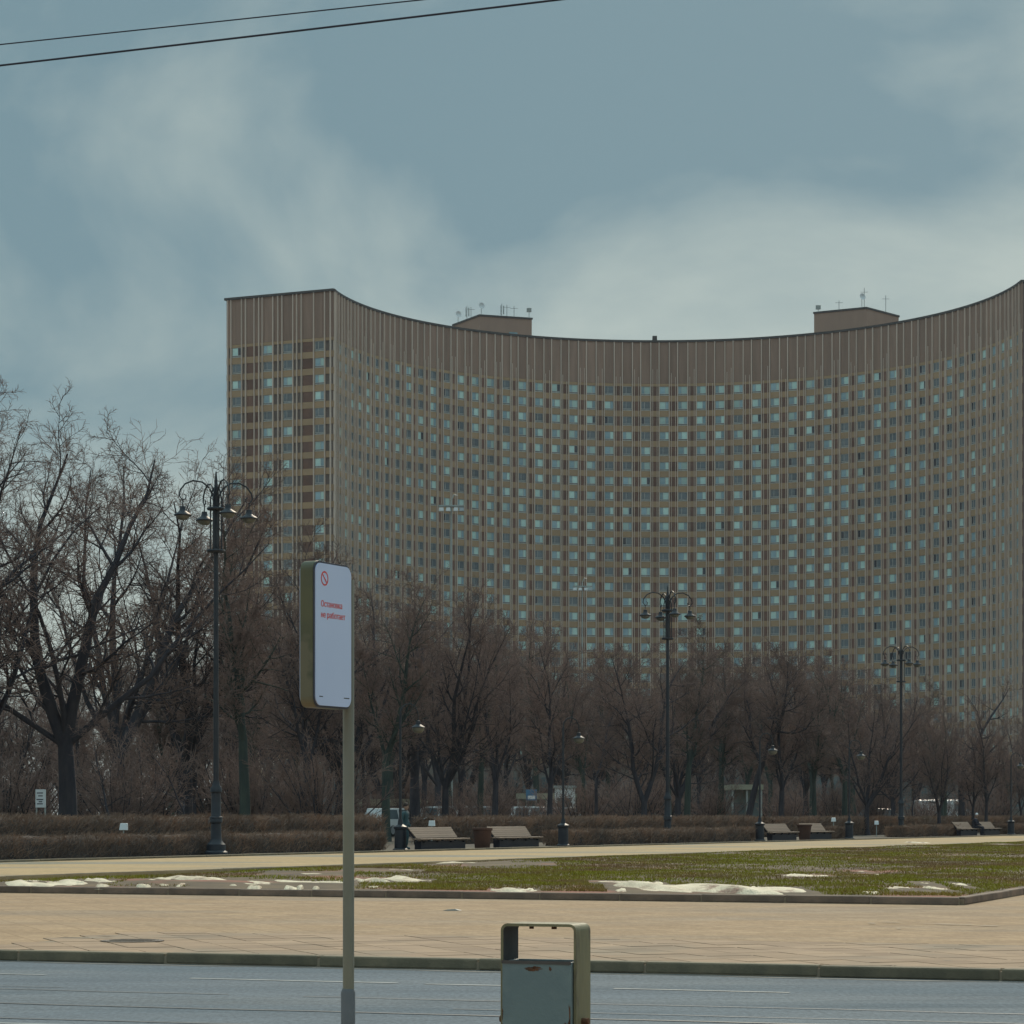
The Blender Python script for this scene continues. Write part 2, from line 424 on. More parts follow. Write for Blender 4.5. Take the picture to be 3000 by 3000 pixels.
sheet('ground', [(-6000, -3000), (6000, -3000), (6000, 9000), (-6000, 9000)], -0.09, M['earth'], depth=1.0)
sheet('road', [rd(-150, -10.6), rd(150, -10.6), rd(150, 0), rd(-150, 0)], 0.0, M['asphalt'], depth=0.06)
near = sheet('near_pavement', [rd(-150, -40), rd(150, -40), rd(150, -10.76), rd(-150, -10.76)], 0.12, M['pave'], depth=0.15)
pav = sheet('pavement', [rd(-80, 0.16), rd(80, 0.16), rd(80, 62), rd(-80, 62)], 0.10, M['pave'], depth=0.13)
sheet('park_ground', [pt(-75, 0.2), pt(900, 0.2), pt(900, 700), pt(-75, 700)], 0.285, M['earth'], depth=0.35)
path = sheet('path', [pt(-58, -9.66), pt(420, -9.66), pt(420, 0), pt(-58, 0)], 0.30, M['path'], depth=0.3)

# kerbs: a bedding strip each, with stones on it
def kerb(name, p0, ang, n, length, w, z0, h, m, gap=0.018):
    bed = MB().box((n * length / 2, 0, 0), (n * length, w * 0.86, h - 0.03)).obj(name, M['joint'])
    bed.location = (p0[0], p0[1], z0); bed.rotation_euler = (0, 0, ang)
    tag(bed, kind='structure')
    mb = MB().box((0, 0, 0.002), (length - gap, w, h - 0.002))
    me = mb.mesh('kerb_stone', m)
    for i in range(n):
        o = link('kerb_stone', me, bed)
        o.location = ((i + 0.5) * length, random.uniform(-.005, .005), random.uniform(-.004, .004))
        o.rotation_euler = (0, 0, random.uniform(-.0015, .0015))
        md = o.modifiers.new('bevel', 'BEVEL'); md.width = 0.018; md.segments = 2
    return bed
p = rd(-21.0, 0.08)
kerb('kerb', p, ROT_R, 26, 1.72, 0.16, 0.0, 0.115, M['kerb'])
p = rd(-30, -10.68)
kerb('near_kerb', p, ROT_R, 34, 1.72, 0.16, 0.0, 0.13, M['kerb'])
# lawn outline
LA = Vector((-11.5, 49.3, 0)); LB = Vector((7.17, 41.83, 0)); LC = Vector((44.0, 140.0, 0)); LD = Vector((32.7, 140.0, 0))
d_ab = (LB - LA); d_bc = (LC - LB)
kerb('lawn_kerb', LA - RB * 0.02, math.atan2(d_ab.y, d_ab.x), 14, d_ab.length / 14, 0.15, 0.1, 0.125, M['kerb_red'])
kerb('lawn_side_kerb', LB, math.atan2(d_bc.y, d_bc.x), 16, 1.4, 0.15, 0.1, 0.125, M['kerb_red'])
p = pt(-56, 0.09)
kerb('path_kerb', p, ROT_P, 84, 2.0, 0.16, 0.26, 0.10, M['kerb'])
p = pt(-50, -9.58)
kerb('path_edging', p, ROT_P, 60, 2.0, 0.10, 0.26, 0.055, M['kerb'])

# pavement slabs laid diagonally beside the kerb, clipped to a strip
def clip(poly, axis, val, keep_less):
    out = []
    for i in range(len(poly)):
        a, b = poly[i], poly[(i + 1) % len(poly)]
        ia = (a[axis] <= val) == keep_less; ib = (b[axis] <= val) == keep_less
        if ia: out.append(a)
        if ia != ib:
            t = (val - a[axis]) / (b[axis] - a[axis])
            out.append((a[0] + (b[0] - a[0]) * t, a[1] + (b[1] - a[1]) * t))
    return out
n_slab = 0
sl = 0.52
for i in range(-40, 60):
    for j in range(-40, 60):
        c = math.cos(R(38)); s_ = math.sin(R(38))
        q = []
        for dx, dy in ((0.008, 0.008), (sl - .008, 0.008), (sl - .008, sl - .008), (0.008, sl - .008)):
            x, y = i * sl + dx, j * sl + dy
            q.append((x * c - y * s_, x * s_ + y * c))
        if max(p[1] for p in q) < 0.22 or min(p[1] for p in q) > 4.6: continue
        if max(p[0] for p in q) < -6.0 or min(p[0] for p in q) > 5.6: continue
        q = clip(q, 1, 0.2, False); q = clip(q, 1, 4.6, True) if q else q
        if len(q) < 3: continue
        ar = abs(sum(q[k][0] * q[(k + 1) % len(q)][1] - q[(k + 1) % len(q)][0] * q[k][1] for k in range(len(q)))) / 2
        if ar < 0.02 or n_slab >= 300: continue
        zt = 0.1095 + random.uniform(-.0025, .0025)
        cx = sum(p[0] for p in q) / len(q); cy = sum(p[1] for p in q) / len(q)
        o = MB().prism([(p[0] - cx, p[1] - cy) for p in q], 0.0, zt - 0.0985).obj('paving_slab', M['slab'], pav)
        o.location = rd(cx, cy, 0.0985); o.rotation_euler = (random.uniform(-.003, .003), random.uniform(-.003, .003), ROT_R)
        n_slab += 1
# dark bed showing in the slab joints
tag(MB().prism([rd(-6.3, .17), rd(5.9, .17), rd(5.9, 4.62), rd(-6.3, 4.62)], 0.097, 0.104).obj('slab_bedding', M['joint'], pav))

# road markings and sealed seams
def strip(name, a0, a1, b, w, z, m, wob=0.0):
    mb = MB(); n = max(2, int((a1 - a0) / 0.35))
    top = []; bot = []
    for k in range(n + 1):
        a = a0 + (a1 - a0) * k / n
        o = wob * (math.sin(a * 1.7 + b * 9) + .6 * math.sin(a * 4.3 + b))
        top.append(rd(a, b + w / 2 + o + random.uniform(-.15, .15) * wob, z)); bot.append(rd(a, b - w / 2 + o + random.uniform(-.15, .15) * wob, z))
    vs = bot + top
    mb.add(vs, [(k, k + 1, n + 2 + k, n + 1 + k) for k in range(n)])
    return mb.obj(name, m)
road = bpy.data.objects['road']
for a0, a1, b, w in ((-6.6, -4.05, -2.05, .10), (-2.5, -.4, -2.1, .10), (-.1, 1.35, -2.15, .1), (1.7, 3.3, -2.2, .09),
                     (-8, 9, -7.35, .11)):
    o = strip('lane_marking', a0, a1, b, w, 0.004, M['paint'], 0.012); o.parent = road
for a0, a1, b, w in ((-9, 9, -5.55, .055), (-4.3, -1.2, -4.0, .04), (-.5, 8, -4.05, .035), (-9, 8, -6.9, .045), (1.2, 6, -5.0, .03), (-8, -3, -3.65, .025)):
    o = strip('seam', a0, a1, b, w, 0.006, M['tar'], 0.02); o.parent = road

M['gutter'] = mat('gutter_dirt', (0.115, 0.115, 0.11), (0.15, 0.15, 0.145), 3, 0.8, coord='World')
o = strip('gutter_dirt', -9, 9, -.13, .2, 0.003, M['gutter'], 0.05); o.parent = road
# manhole cover and a bit of litter on the pavement
x, y = at(388, 2757, 0.11)
mh = empty('manhole_cover', (x, y, 0.111))
tag(mh, 'round dark iron manhole cover set in the paving near the left edge', 'manhole cover')
MB().lathe([(0.36, 0), (0.36, 0.008), (0.30, 0.010), (0.29, 0.004)], 28).obj('rim', M['iron_cover'], mh)
mb = MB().lathe([(0.285, 0.0), (0.285, 0.008)], 28)
for k in range(-2, 3):
    mb.box((0, k * .1, 0.008), (2 * math.sqrt(.26 ** 2 - (k * .1) ** 2), .04, .006))
mb.obj('lid', M['iron_cover'], mh)
x, y = at(1323, 2668, 0.1)
mb = MB()
mb.add([(-.14, -.05, 0), (.12, -.07, 0.0), (.16, .05, .0), (-.1, .07, 0), (-.06, -.03, .015), (.05, -.03, .022), (.08, .03, .02), (-.04, .04, .015)],
       [(0, 1, 5, 4), (1, 2, 6, 5), (2, 3, 7, 6), (3, 0, 4, 7), (4, 5, 6, 7)])
o = mb.obj('litter', M['opal']); o.location = (x, y, .104)
tag(o, 'small pale scrap of litter lying on the tan pavement', 'litter')
def stain(u, v, wpx, m, dy=0.28):
    x, y = at(u, v, 0.1); w = wpx / F * y
    n = 20; vs = []
    for k in range(n):
        a = 2 * math.pi * k / n; r = 1 + random.uniform(-.3, .25)
        vs.append((x + w / 2 * r * math.cos(a), y + dy * r * math.sin(a) - .34 * w / 2 * math.cos(a), 0.1125))
    o = MB().add(vs, [tuple(range(n))]).obj('tar_patch', m); o.parent = pav
M['damp'] = mat('damp_patch', (0.21, 0.165, 0.12), (0.27, 0.21, 0.15), 6, 0.7, coord='World')
for u, v, w, dy in ((2555, 2707, 22, .10), (2610, 2704, 60, .06), (2790, 2710, 150, .07), (2900, 2714, 60, .06), (2633, 2722, 14, .08), (2776, 2817, 24, .04), (2115, 2690, 40, .05),
                    (250, 2750, 150, .10), (330, 2745, 90, .06)):
    stain(u, v, w, M['damp'], dy)

# lawn with relief
def fnoise(x, y):
    return (np.sin(x * .9 + 1.3 * np.sin(y * .31)) * .5 + np.sin(y * .55 + x * .37 + 2) * .5 + np.sin(x * 2.3 + y * 1.1) * .3 +
            np.sin(y * 2.1 - x * 1.7 + 1) * .25 + np.sin(x * 5.1 + 3 * np.sin(y)) * .18 + np.sin(y * 4.7 + x * 3.1) * .15)
def lawn_xy(i, j):
    f = np.stack([LA.x + (LD.x - LA.x) * j, LA.y + (LD.y - LA.y) * j], -1)
    g = np.stack([LB.x + (LC.x - LB.x) * j, LB.y + (LC.y - LB.y) * j], -1)
    return f + (g - f) * i[..., None]
def lawn_z(P, i, j):
    e = np.clip(np.minimum(np.minimum(i, 1 - i) * 12, j * 60), 0, 1)
    return 0.218 + e * (0.05 + 0.028 * fnoise(P[..., 0], P[..., 1])) + 0.04 * np.clip(j * 4, 0, 1)
ni, nj = 110, 220
ii, jj = np.meshgrid(np.linspace(0, 1, ni), np.linspace(0, 1, nj) ** 1.9)
Pxy = lawn_xy(ii, jj)
V = np.concatenate([Pxy, lawn_z(Pxy, ii, jj)[..., None]], -1).reshape(-1, 3)
idx = np.arange(ni * nj).reshape(nj, ni)
Q = np.stack([idx[:-1, :-1], idx[:-1, 1:], idx[1:, 1:], idx[1:, :-1]], -1).reshape(-1, 4)
tag(link('lawn', np_mesh('lawn', V, Q, M['soil'], True)), kind='structure')

def blades(name, i, j, hmul, m, kmul=1.0):
    P = lawn_xy(i, j); n = len(i)
    z = lawn_z(P, i, j)
    pres = fnoise(P[:, 0] * .8 + 7, P[:, 1] * .5)
    bare = np.clip((-P[:, 0] - 2.5) / 7, 0, .85) * np.clip(1.15 - j * 9, 0, 1) + .75 * np.clip(1 - j / .02, 0, 1)   # worn bare near the kerb and on the left
    keep = rng.random(n) < np.clip(.66 + .35 * pres, .12, 1) * np.clip(1 - .85 * bare, .1, 1)
    for u, v, wpx, hh, dep, _ in snow_list:
        x, y = at(u, v, 0.26); w = wpx / F * y * .53
        dx = P[:, 0] - x; dy = P[:, 1] - y + .40 * dx
        keep &= ~((np.abs(dx) < w) & (dy < dep * .62) & (dy > -dep * .62 - 1.2))
    P = P[keep]; z = z[keep]; n = len(z); d = P[:, 1]
    h = (0.035 + 0.06 * rng.random(n)) * hmul * (1 + .25 * fnoise(P[:, 0] * 1.5, P[:, 1] * 1.2))
    w = (0.004 + 0.00020 * d) * (0.6 + .8 * rng.random(n)) * kmul
    a = rng.random(n) * np.pi; lean = rng.normal(0, .6, (n, 2)) * h[:, None]
    dx = np.stack([np.cos(a), np.sin(a)], -1) * w[:, None]
    V = np.zeros((n, 3, 3))
    V[:, 0, :2] = P - dx; V[:, 1, :2] = P + dx; V[:, 2, :2] = P + lean
    V[:, 0, 2] = z - .01; V[:, 1, 2] = z - .01; V[:, 2, 2] = z + h
    return tag(link(name, np_mesh(name, V.reshape(-1, 3), np.arange(3 * n).reshape(n, 3), m)), 'short patchy grass, olive and brown, growing over the lawn', 'grass', kind='stuff')
# remnants of snow
def snow(u, v, wpx, hgt, dep, label=None, seed=0):
    x, y = at(u, v, 0.26)
    w = wpx / F * y
    r = np.random.default_rng(seed + int(u))
    nx, ny = max(14, int(w / .05)), max(6, int(dep / .16))
    gx, gy = np.meshgrid(np.linspace(-1, 1, nx), np.linspace(-1, 1, ny))
    n = np.zeros_like(gx)
    for k in range(14):
        fx, fy = r.uniform(.8, 1.0) * (1.5 + k * 1.1) / max(w, .8), (.6 + .45 * k) / max(dep, .6)
        n += np.sin(gx * w / 2 * fx * 6.28 * .6 + gy * dep / 2 * fy * 4 + r.random() * 6.3 + 1.5 * np.sin(gy * 2 + k)) / (1 + k * .45)
    n = n / 2.2
    env = 1 - np.abs(gx) ** 2.4 - np.abs(gy) ** 2.2
    hh = env * .95 + .5 * n - .08
    hh = np.minimum(hh, (1 - np.maximum(np.abs(gx), np.abs(gy))) * 7 - .12)
    up = np.clip(hh, 0, 1) ** .55
    X = gx * w / 2; Y = gy * dep / 2 - .40 * X
    Z = 0.205 + (hgt + .02) * up * (1 + .25 * n) - .02 * (hh < 0)
    fd = ((x + X - LA.x) * -d_ab.y + (y + Y - LA.y) * d_ab.x) / d_ab.length      # distance behind the lawn kerb
    sh = max(0.0, .16 - float(fd[hh > 0].min())) if (hh > 0).any() else 0.0
    V = np.stack([x + X, y + Y + sh, Z], -1).reshape(-1, 3)
    idx = np.arange(nx * ny).reshape(ny, nx)
    Q = np.stack([idx[:-1, :-1], idx[:-1, 1:], idx[1:, 1:], idx[1:, :-1]], -1).reshape(-1, 4)
    ok = (hh.ravel()[Q] > 0).any(1)
    return V, Q[ok]
snow_list = [
    (95, 2590, 330, .085, 2.2, 'flat strip of dirty snow at the far left end of the lawn kerb'),
    (275, 2583, 150, .10, 2.0, 'short yellowish snow heap left of the largest left-hand heap'),
    (560, 2580, 330, .15, 2.6, 'broad snow heap on the lawn in front of the tall near street lamp'),
    (820, 2588, 460, .09, 2.0, 'long thin snow strip on the lawn running up to the bus stop pole'),
    (900, 2562, 260, .07, 2.2, 'flat snow strip just left of the bus stop pole'),
    (1150, 2578, 240, .10, 2.0, 'snow strip on the lawn just right of the bus stop pole'),
    (1130, 2552, 230, .07, 2.4, 'thin snow line below the left bench of the near pair'),
    (1370, 2531, 240, .09, 3.0, 'bright snow patch in front of the near pair of benches'),
    (1490, 2536, 260, .06, 2.4, 'thin snow line in front of the right bench of the near pair'),
    (1505, 2606, 150, .05, 1.0, 'small pinkish snow remnant by the lawn kerb left of the biggest heap'),
    (1840, 2588, 220, .085, 1.6, 'low left tail of the biggest snow heap'),
    (2070, 2604, 560, .17, 2.8, 'biggest snow heap, at the lawn edge right of the bin'),
    (2357, 2568, 170, .08, 1.8, 'snow strip on the grass above the right end of the biggest heap'),
    (2524, 2556, 50, .06, 1.4, 'small snow scrap on the grass right of the bare strip'),
    (2690, 2472, 70, .16, 3.5, 'small snow mound at the far edge of the lawn by the path'),
    (2925, 2477, 80, .09, 4.0, 'flat snow patch at the far right of the lawn by the path'),
    (2640, 2604, 130, .06, 1.2, 'low snow strip by the lawn kerb left of its corner'),
    (2700, 2592, 70, .06, 1.2, 'small snow patch behind the low strip by the lawn corner'),
    (2805, 2593, 50, .05, 1.2, 'snow scrap on the grass near the lawn corner'),
    (2745, 2603, 70, .05, 1.0, 'greyish snow scrap by the kerb just left of the lawn corner'),
]
for k, (u, v, w, h, dep, lab) in enumerate(snow_list):
    V, F_ = snow(u, v, w, h * .42 + .03, dep * 1.3, seed=k)
    o = link('snow_patch', np_mesh('snow_patch', V, F_, M['snow'], True))
    tag(o, lab, 'snow', 'snow remnants on the lawn')
VV = []; FF = []; nb = 0
for k in range(46):
    u = random.uniform(20, 2980); v = random.choice([random.uniform(2595, 2616), random.uniform(2560, 2612), random.uniform(2545, 2600)])
    if u < 1000: v = random.uniform(2582, 2606)
    if u > 2650 and v > 2575: continue
    V, F_ = snow(u, v, random.uniform(14, 60), random.uniform(.03, .06), random.uniform(.5, 1.2), seed=100 + k)
    VV.append(V); FF.append(F_ + nb); nb += len(V)
tag(link('snow_scraps', np_mesh('snow_scraps', np.concatenate(VV), np.concatenate(FF), M['snow'], True)), 'tiny scraps of old snow scattered over the lawn', 'snow', kind='stuff')

N = 460000
gi = rng.random(N) * .985 + .01; gj = rng.random(N) ** 2.0 * .985 + .004
blades('grass', gi, gj, .62, M['grass'], .75)

# ------------------------------------------------------------------ hotel
CX, CY, HR = 26.214, 420.943, 56.5466
Z0, ZATT, ZTOP = 0.3, 80.2, 87.75
PC = [2.83550476e-09, 6.50431702e-08, -3.63861128e-06, 4.59804890e-05, 5.99469251e-02, 2.78692026e-02]
def th_k(k): return float(np.polyval(PC, k - 24))
TH0, TH1 = -1.400, 1.53
hotel = empty('hotel_building', (CX, CY + HR, Z0))
tag(hotel, 'huge curved brown hotel with rows of windows behind the trees', 'hotel')
hinv = Matrix.Translation(hotel.location).inverted()
def hpart(o, kind=None):
    o.parent = hotel; o.matrix_parent_inverse = hinv
    if kind: o['kind'] = kind
    return o
def arc_pt(th, r, z): return (CX + r * math.sin(th), CY + r * math.cos(th), z)
END = 20.0; EDR = 19.6; TH0O = -1.337   # length of the end face, depth along the radius, where its outer corner stands
def arc_strip(mb, r_in, r_out, z0, z1, t0, t1, n, m=0, t0o=None):
    vs = []; fs = []
    for k in range(n + 1):
        t = t0 + (t1 - t0) * k / n
        q = t if t0o is None else t0o + (t1 - t0o) * k / n
        vs += [arc_pt(t, r_in, z0), arc_pt(t, r_in, z1), arc_pt(q, r_out, z1), arc_pt(q, r_out, z0)]
    for k in range(n):
        a, b = 4 * k, 4 * k + 4
        fs += [(a, b, b + 1, a + 1), (a + 1, b + 1, b + 2, a + 2), (a + 2, b + 2, b + 3, a + 3), (a + 3, b + 3, b, a)]
    fs += [(0, 1, 2, 3), (4 * n + 3, 4 * n + 2, 4 * n + 1, 4 * n)]
    return mb.add(vs, fs, m)
def end_frame(th, sgn):
    "origin at the front corner; ex along the end face outward, en the face normal"
    o = Vector(arc_pt(th, HR, 0)); ex = Vector((-.916, .401, 0)).normalized(); en = Vector((ex.y, -ex.x, 0)) * sgn
    return o, ex, en
EO, EX, EN = end_frame(TH0, -1)
def end_box(mb, x0, x1, d0, d1, z0, z1, m=0):
    pts = []
    for z in (z0, z1):
        for x, d in ((x0, d0), (x1, d0), (x1, d1), (x0, d1)):
            p = EO + EX * x + EN * d
            pts.append((p.x, p.y, z))
    return mb.add(pts, [(3, 2, 1, 0), (4, 5, 6, 7), (0, 1, 5, 4), (1, 2, 6, 5), (2, 3, 7, 6), (3, 0, 4, 7)], m)

NR, PITCH, ZW0 = 28, 2.757, 78.85
WH, WW = 1.66, 1.70
hpart(arc_strip(MB(), HR, HR + EDR, Z0, ZTOP - .25, TH0, TH1, 120, 0, TH0O).obj('wall', M['hwall']))
hpart(arc_strip(MB(), HR + .6, HR + EDR - .6, ZTOP - .245, ZTOP - .05, TH0 + .012, TH1 - .01, 120, 0, TH0O + .01).obj('roof', M['roof']))
mb = MB(); arc_strip(mb, HR - .32, HR + .55, ZTOP - .02, ZTOP + .38, TH0 - .004, TH1, 120); end_box(mb, -.3, END + .3, -.55, .42, ZTOP - .01, ZTOP + .37)
hpart(mb.obj('coping', M['coping']))
for k in range(-1, 51):           # attic cladding, one sheet per half bay
    for hb in (0, .5):
        t0, t1 = th_k(k + hb - .25) + .0008, th_k(k + hb + .25) - .0008
        t0, t1 = max(t0, TH0), min(t1, TH1)
        if t1 - t0 < .004: continue
        hpart(arc_strip(MB(), HR - .16, HR - .002, ZATT + .02, ZTOP - .03, t0, t1, 2).obj('attic_panel', M['attic']))
for k in range(11):
    x0 = k * END / 11
    hpart(end_box(MB(), x0 + .02, x0 + END / 11 - .02, .002, .16, ZATT + .02, ZTOP - .03).obj('attic_panel', M['attic']))
# one spandrel band per storey, round the front and the end face
for r in range(NR + 1):
    zt = ZATT if r == 0 else ZW0 - (r - 1) * PITCH - WH / 2 - .02
    zb = ZW0 - r * PITCH + WH / 2 + .02 if r < NR else zt - 1.0
    mb = MB(); arc_strip(mb, HR - .14, HR - .003, zb, zt, TH0, TH1, 110)
    end_box(mb, .05, END, .003, .14, zb, zt)
    hpart(mb.obj('spandrel_band', M['band']))
# ribs
rib_me = MB().box((0, 0, 0), (.15, .36, ZTOP - Z0 - .03)).mesh('facade_rib', M['rib'])
for k in range(0, 51):
    for hb in (-.275, .275):
        t = th_k(k + hb)
        if t < TH0 + .004 or t > TH1: continue
        o = hpart(link('facade_rib', rib_me))
        p = arc_pt(t, HR - .20, Z0); o.location = p; o.rotation_euler = (0, 0, -t)
for t in (TH0 + .004, TH0 + .0135, TH0 + .026):          # closely set ribs at the corner
    o = hpart(link('facade_rib', rib_me)); o.location = arc_pt(t, HR - .20, Z0); o.rotation_euler = (0, 0, -t)
end_rib = [1.1 * q for q in (.3, 1.25, 3.12, 5.2, 6.0, 6.65, 8.5, 9.2, 10.08, 11.9, 12.5, 13.3, 14.8, 15.48, 17.32, 17.9)]
ang_e = math.atan2(EX.y, EX.x)
for x in end_rib:
    o = hpart(link('facade_rib', rib_me))
    p = EO + EX * x + EN * .20
    o.location = (p.x, p.y, Z0); o.rotation_euler = (0, 0, ang_e)
# thin secondary ribs, each reaching a little into the attic
mb = MB()
for k in range(0, 51):
    for hb in (.385, .615):
        t = th_k(k + hb)
        if t > TH1: continue
        p = arc_pt(t, HR - .17, Z0)
        mb.box(p, (.09, .22, ZATT - Z0 + random.choice([.0, 1.9, 2.6, 1.2])), -t)
hpart(mb.obj('thin_rib', M['rib']), 'stuff')

# windows and infill panels
def window_mb(variant, mb, T, off):
    "variant 0..5; T maps local (x, depth toward the viewer, z) to world; material slots from off"
    def bx(x0, x1, d0, d1, z0, z1, m):
        pts = []
        for z in (z0, z1):
            for x, d in ((x0, d0), (x1, d0), (x1, d1), (x0, d1)):
                pts.append(T(x, d, z))
        mb.add(pts, [(3, 2, 1, 0), (4, 5, 6, 7), (0, 1, 5, 4), (1, 2, 6, 5), (2, 3, 7, 6), (3, 0, 4, 7)], m + off)
    w, h = WW / 2, WH / 2
    bx(-w, w, .01, .09, h - .07, h, 0); bx(-w, w, .01, .09, -h + .30, -h + .37, 0)
    bx(-w, -w + .07, .01, .09, -h + .37, h - .07, 0); bx(w - .07, w, .01, .09, -h + .37, h - .07, 0)
    sx = [.22, -.2, .22, -.2, .22, -.2][variant]
    bx(sx - .03, sx + .03, .01, .085, -h + .37, h - .07, 0)
    bx(-w, w, .005, .06, -h + .16, -h + .295, 2 + 2)            # dark drip line
    bx(-w - .03, w + .03, .01, .16, -h, -h + .15, 1)            # sill
def panes(variant):
    # (x0, x1, material)
    w = WW / 2 - .07
    return {0: [(-w, .19, 'g_pale'), (.25, w, 'g_blue')], 1: [(-w, -.23, 'g_blue'), (-.17, w, 'g_pale')],
            2: [(-w, .19, 'g_blue'), (.25, w, 'g_pale')], 3: [(-w, -.23, 'g_grey'), (-.17, w, 'g_grey')],
            4: [(-w, .19, 'g_pale'), (.25, w, 'g_dark')], 5: [(-w, -.23, 'g_dark'), (-.17, w, 'g_grey')]}[variant]
WMATS = [M['frame'], M['sill'], M['g_pale'], M['g_blue'], M['g_grey'], M['g_dark']]
SLOT = {'g_pale': 2, 'g_blue': 3, 'g_grey': 4, 'g_dark': 5}
fr_me = []; pane_me = {}
for v in range(6):
    mb = MB(); window_mb(v, mb, lambda x, d, z: (x, -d, z), 0)
    fr_me.append(mb.mesh('window', WMATS))
    pane_me[v] = []
    for x0, x1, g in panes(v):
        pane_me[v].append(MB().box(((x0 + x1) / 2, -.025, -WH / 2 + .37), (x1 - x0, .03, WH - .44)).mesh('pane', M[g]))
def choose(k, r):
    x = random.random()
    if k < 0: return random.choices([0, 1, 2, 3, 4], [3, 3, 2, 2.5, .6])[0]
    if 13 <= k <= 33: return random.choices([0, 1, 2, 3, 4, 5], [4, 4, 3, 2.6, .35, .1])[0]
    return random.choices([0, 1, 2, 3, 4, 5], [1.0, 1.2, 1.5, 3.2, .5, 1.6])[0]
rest = MB(); restp = MB()
PSW = 1.46
pan_me = MB().box((0, -.05, -(WH + .03) / 2), (PSW, .1, WH + .03)).mesh('wall_panel', M['panel'])
cells = []
for k in range(49):
    for r in range(NR):
        cells.append((k, r))
ex_w = [2.42, 8.33, 12.1, 18.04]        # windows on the end face, from the front corner outward
ex_p = [(4.57, 1.95), (14.19, .7), (15.45, 1.45)]
big = {(k, r) for k in range(13, 36) for r in range(11)}
for k, r in cells:
    t = th_k(k); z = ZW0 - r * PITCH; v = choose(k, r)
    tp = th_k(k + .5)
    if (k, r) in big:
        o = hpart(link('window', fr_me[v])); o.location = arc_pt(t, HR - .003, z); o.rotation_euler = (0, 0, -t)
        for pm in pane_me[v]: link('pane', pm, o)
        o = hpart(link('wall_panel', pan_me)); o.location = arc_pt(tp, HR - .003, z); o.rotation_euler = (0, 0, -tp)
    else:
        st, ct = math.sin(t), math.cos(t); c0 = arc_pt(t, HR - .003, z)
        T = lambda x, d, zz: (c0[0] + x * ct - d * st, c0[1] - x * st - d * ct, c0[2] + zz)
        window_mb(v, rest, T, 0)
        for x0, x1, g in panes(v):
            pts = [T(x, .03, zz) for x, zz in ((x0, -WH / 2 + .37), (x1, -WH / 2 + .37), (x1, WH / 2 - .07), (x0, WH / 2 - .07))]
            rest.add(pts, [(0, 1, 2, 3)], SLOT[g])
        restp.box(arc_pt(tp, HR - .053, z - (WH + .03) / 2), (PSW, .1, WH + .03), -tp)
for x in ex_w:
    for r in range(NR):
        z = ZW0 - r * PITCH; v = choose(-1, r)
        if x == 8.33 and random.random() < .75: v = 3
        p = EO + EX * x + EN * .003
        if r < 11:
            o = hpart(link('window', fr_me[v])); o.location = (p.x, p.y, z); o.rotation_euler = (0, 0, math.atan2(-EX.y, -EX.x))
            for pm in pane_me[v]: link('pane', pm, o)
        else:
            T = lambda xx, d, zz: ((p - EX * xx + EN * d).x, (p - EX * xx + EN * d).y, z + zz)
            window_mb(v, rest, T, 0)
            for x0, x1, g in panes(v):
                pts = [T(xx, .03, zz) for xx, zz in ((x0, -WH / 2 + .37), (x1, -WH / 2 + .37), (x1, WH / 2 - .07), (x0, WH / 2 - .07))]
                rest.add(pts, [(0, 1, 2, 3)], SLOT[g])
for x, w in ex_p:
    for r in range(NR):
        z = ZW0 - r * PITCH
        q = end_box(MB(), x - w / 2, x + w / 2, .003, .1, z - WH / 2, z + WH / 2)
        if r < 13: hpart(q.obj('wall_panel', M['panel']))
        else: restp.add(q.v, q.f)
hpart(rest.obj('windows', WMATS), 'stuff')
hpart(restp.obj('wall_panels', M['panel']), 'stuff')
# a few open sashes standing dark in the middle of the front
for k, r in ((20, 2), (22, 8), (29, 2), (29, 4), (31, 7), (33, 3)):
    t = th_k(k); z = ZW0 - r * PITCH
    o = hpart(MB().box((.55, -.10, -.42), (.36, .06, 1.15)).obj('open_sash', M['g_dark'])); o.location = arc_pt(t, HR - .003, z); o.rotation_euler = (0, 0, -t)
# plant rooms on the roof
def plant_room(near, left, right, z1, door):
    near, left, right = Vector(near), Vector(left), Vector(right)
    far = left + right - near
    poly = [near, right, far, left]
    hpart(MB().prism([(p.x, p.y) for p in poly], ZTOP - .1, z1).obj('plant_room', M['box']))
    c = (near + far) / 2
    poly2 = [c + (p - c) * 1.025 for p in poly]
    hpart(MB().prism([(p.x, p.y) for p in poly2], z1 + .002, z1 + .35).obj('plant_room_coping', M['coping']))
    if door:
        a = near + (right - near) * .56; b = near + (right - near) * .72
        nrm = Vector((right.y - near.y, -(right.x - near.x))).normalized()
        pl = [a, b, b + nrm * .12, a + nrm * .12]
        hpart(MB().prism([(p.x, p.y) for p in pl], z1 - 5.6, z1 - 2.6).obj('plant_room_window', M['g_blue']))
Db = lambda v, h: F * h / (HZ - v)
def rp_(u, v, h):
    d = Db(v, h); return (atd(u, d), d)
HB = 93.2
plant_room(rp_(1405, 921, HB), rp_(1327, 950, HB), rp_(1558, 931, HB), EYE + HB - .35, True)
plant_room(rp_(2538, 899, HB), rp_(2385, 914, HB), rp_(2633, 924, HB), EYE + HB - .35, False)
def vent(u, v, dz):
    d = CY + HR * .97 + 3; x = atd(u, d)
    hpart(MB().box((x, d, ZTOP - .1), (.9, .9, dz), taper=.9).obj('roof_vent', M['coping']))
vent(1918, 1000, 1.5); vent(1868, 1000, .7)
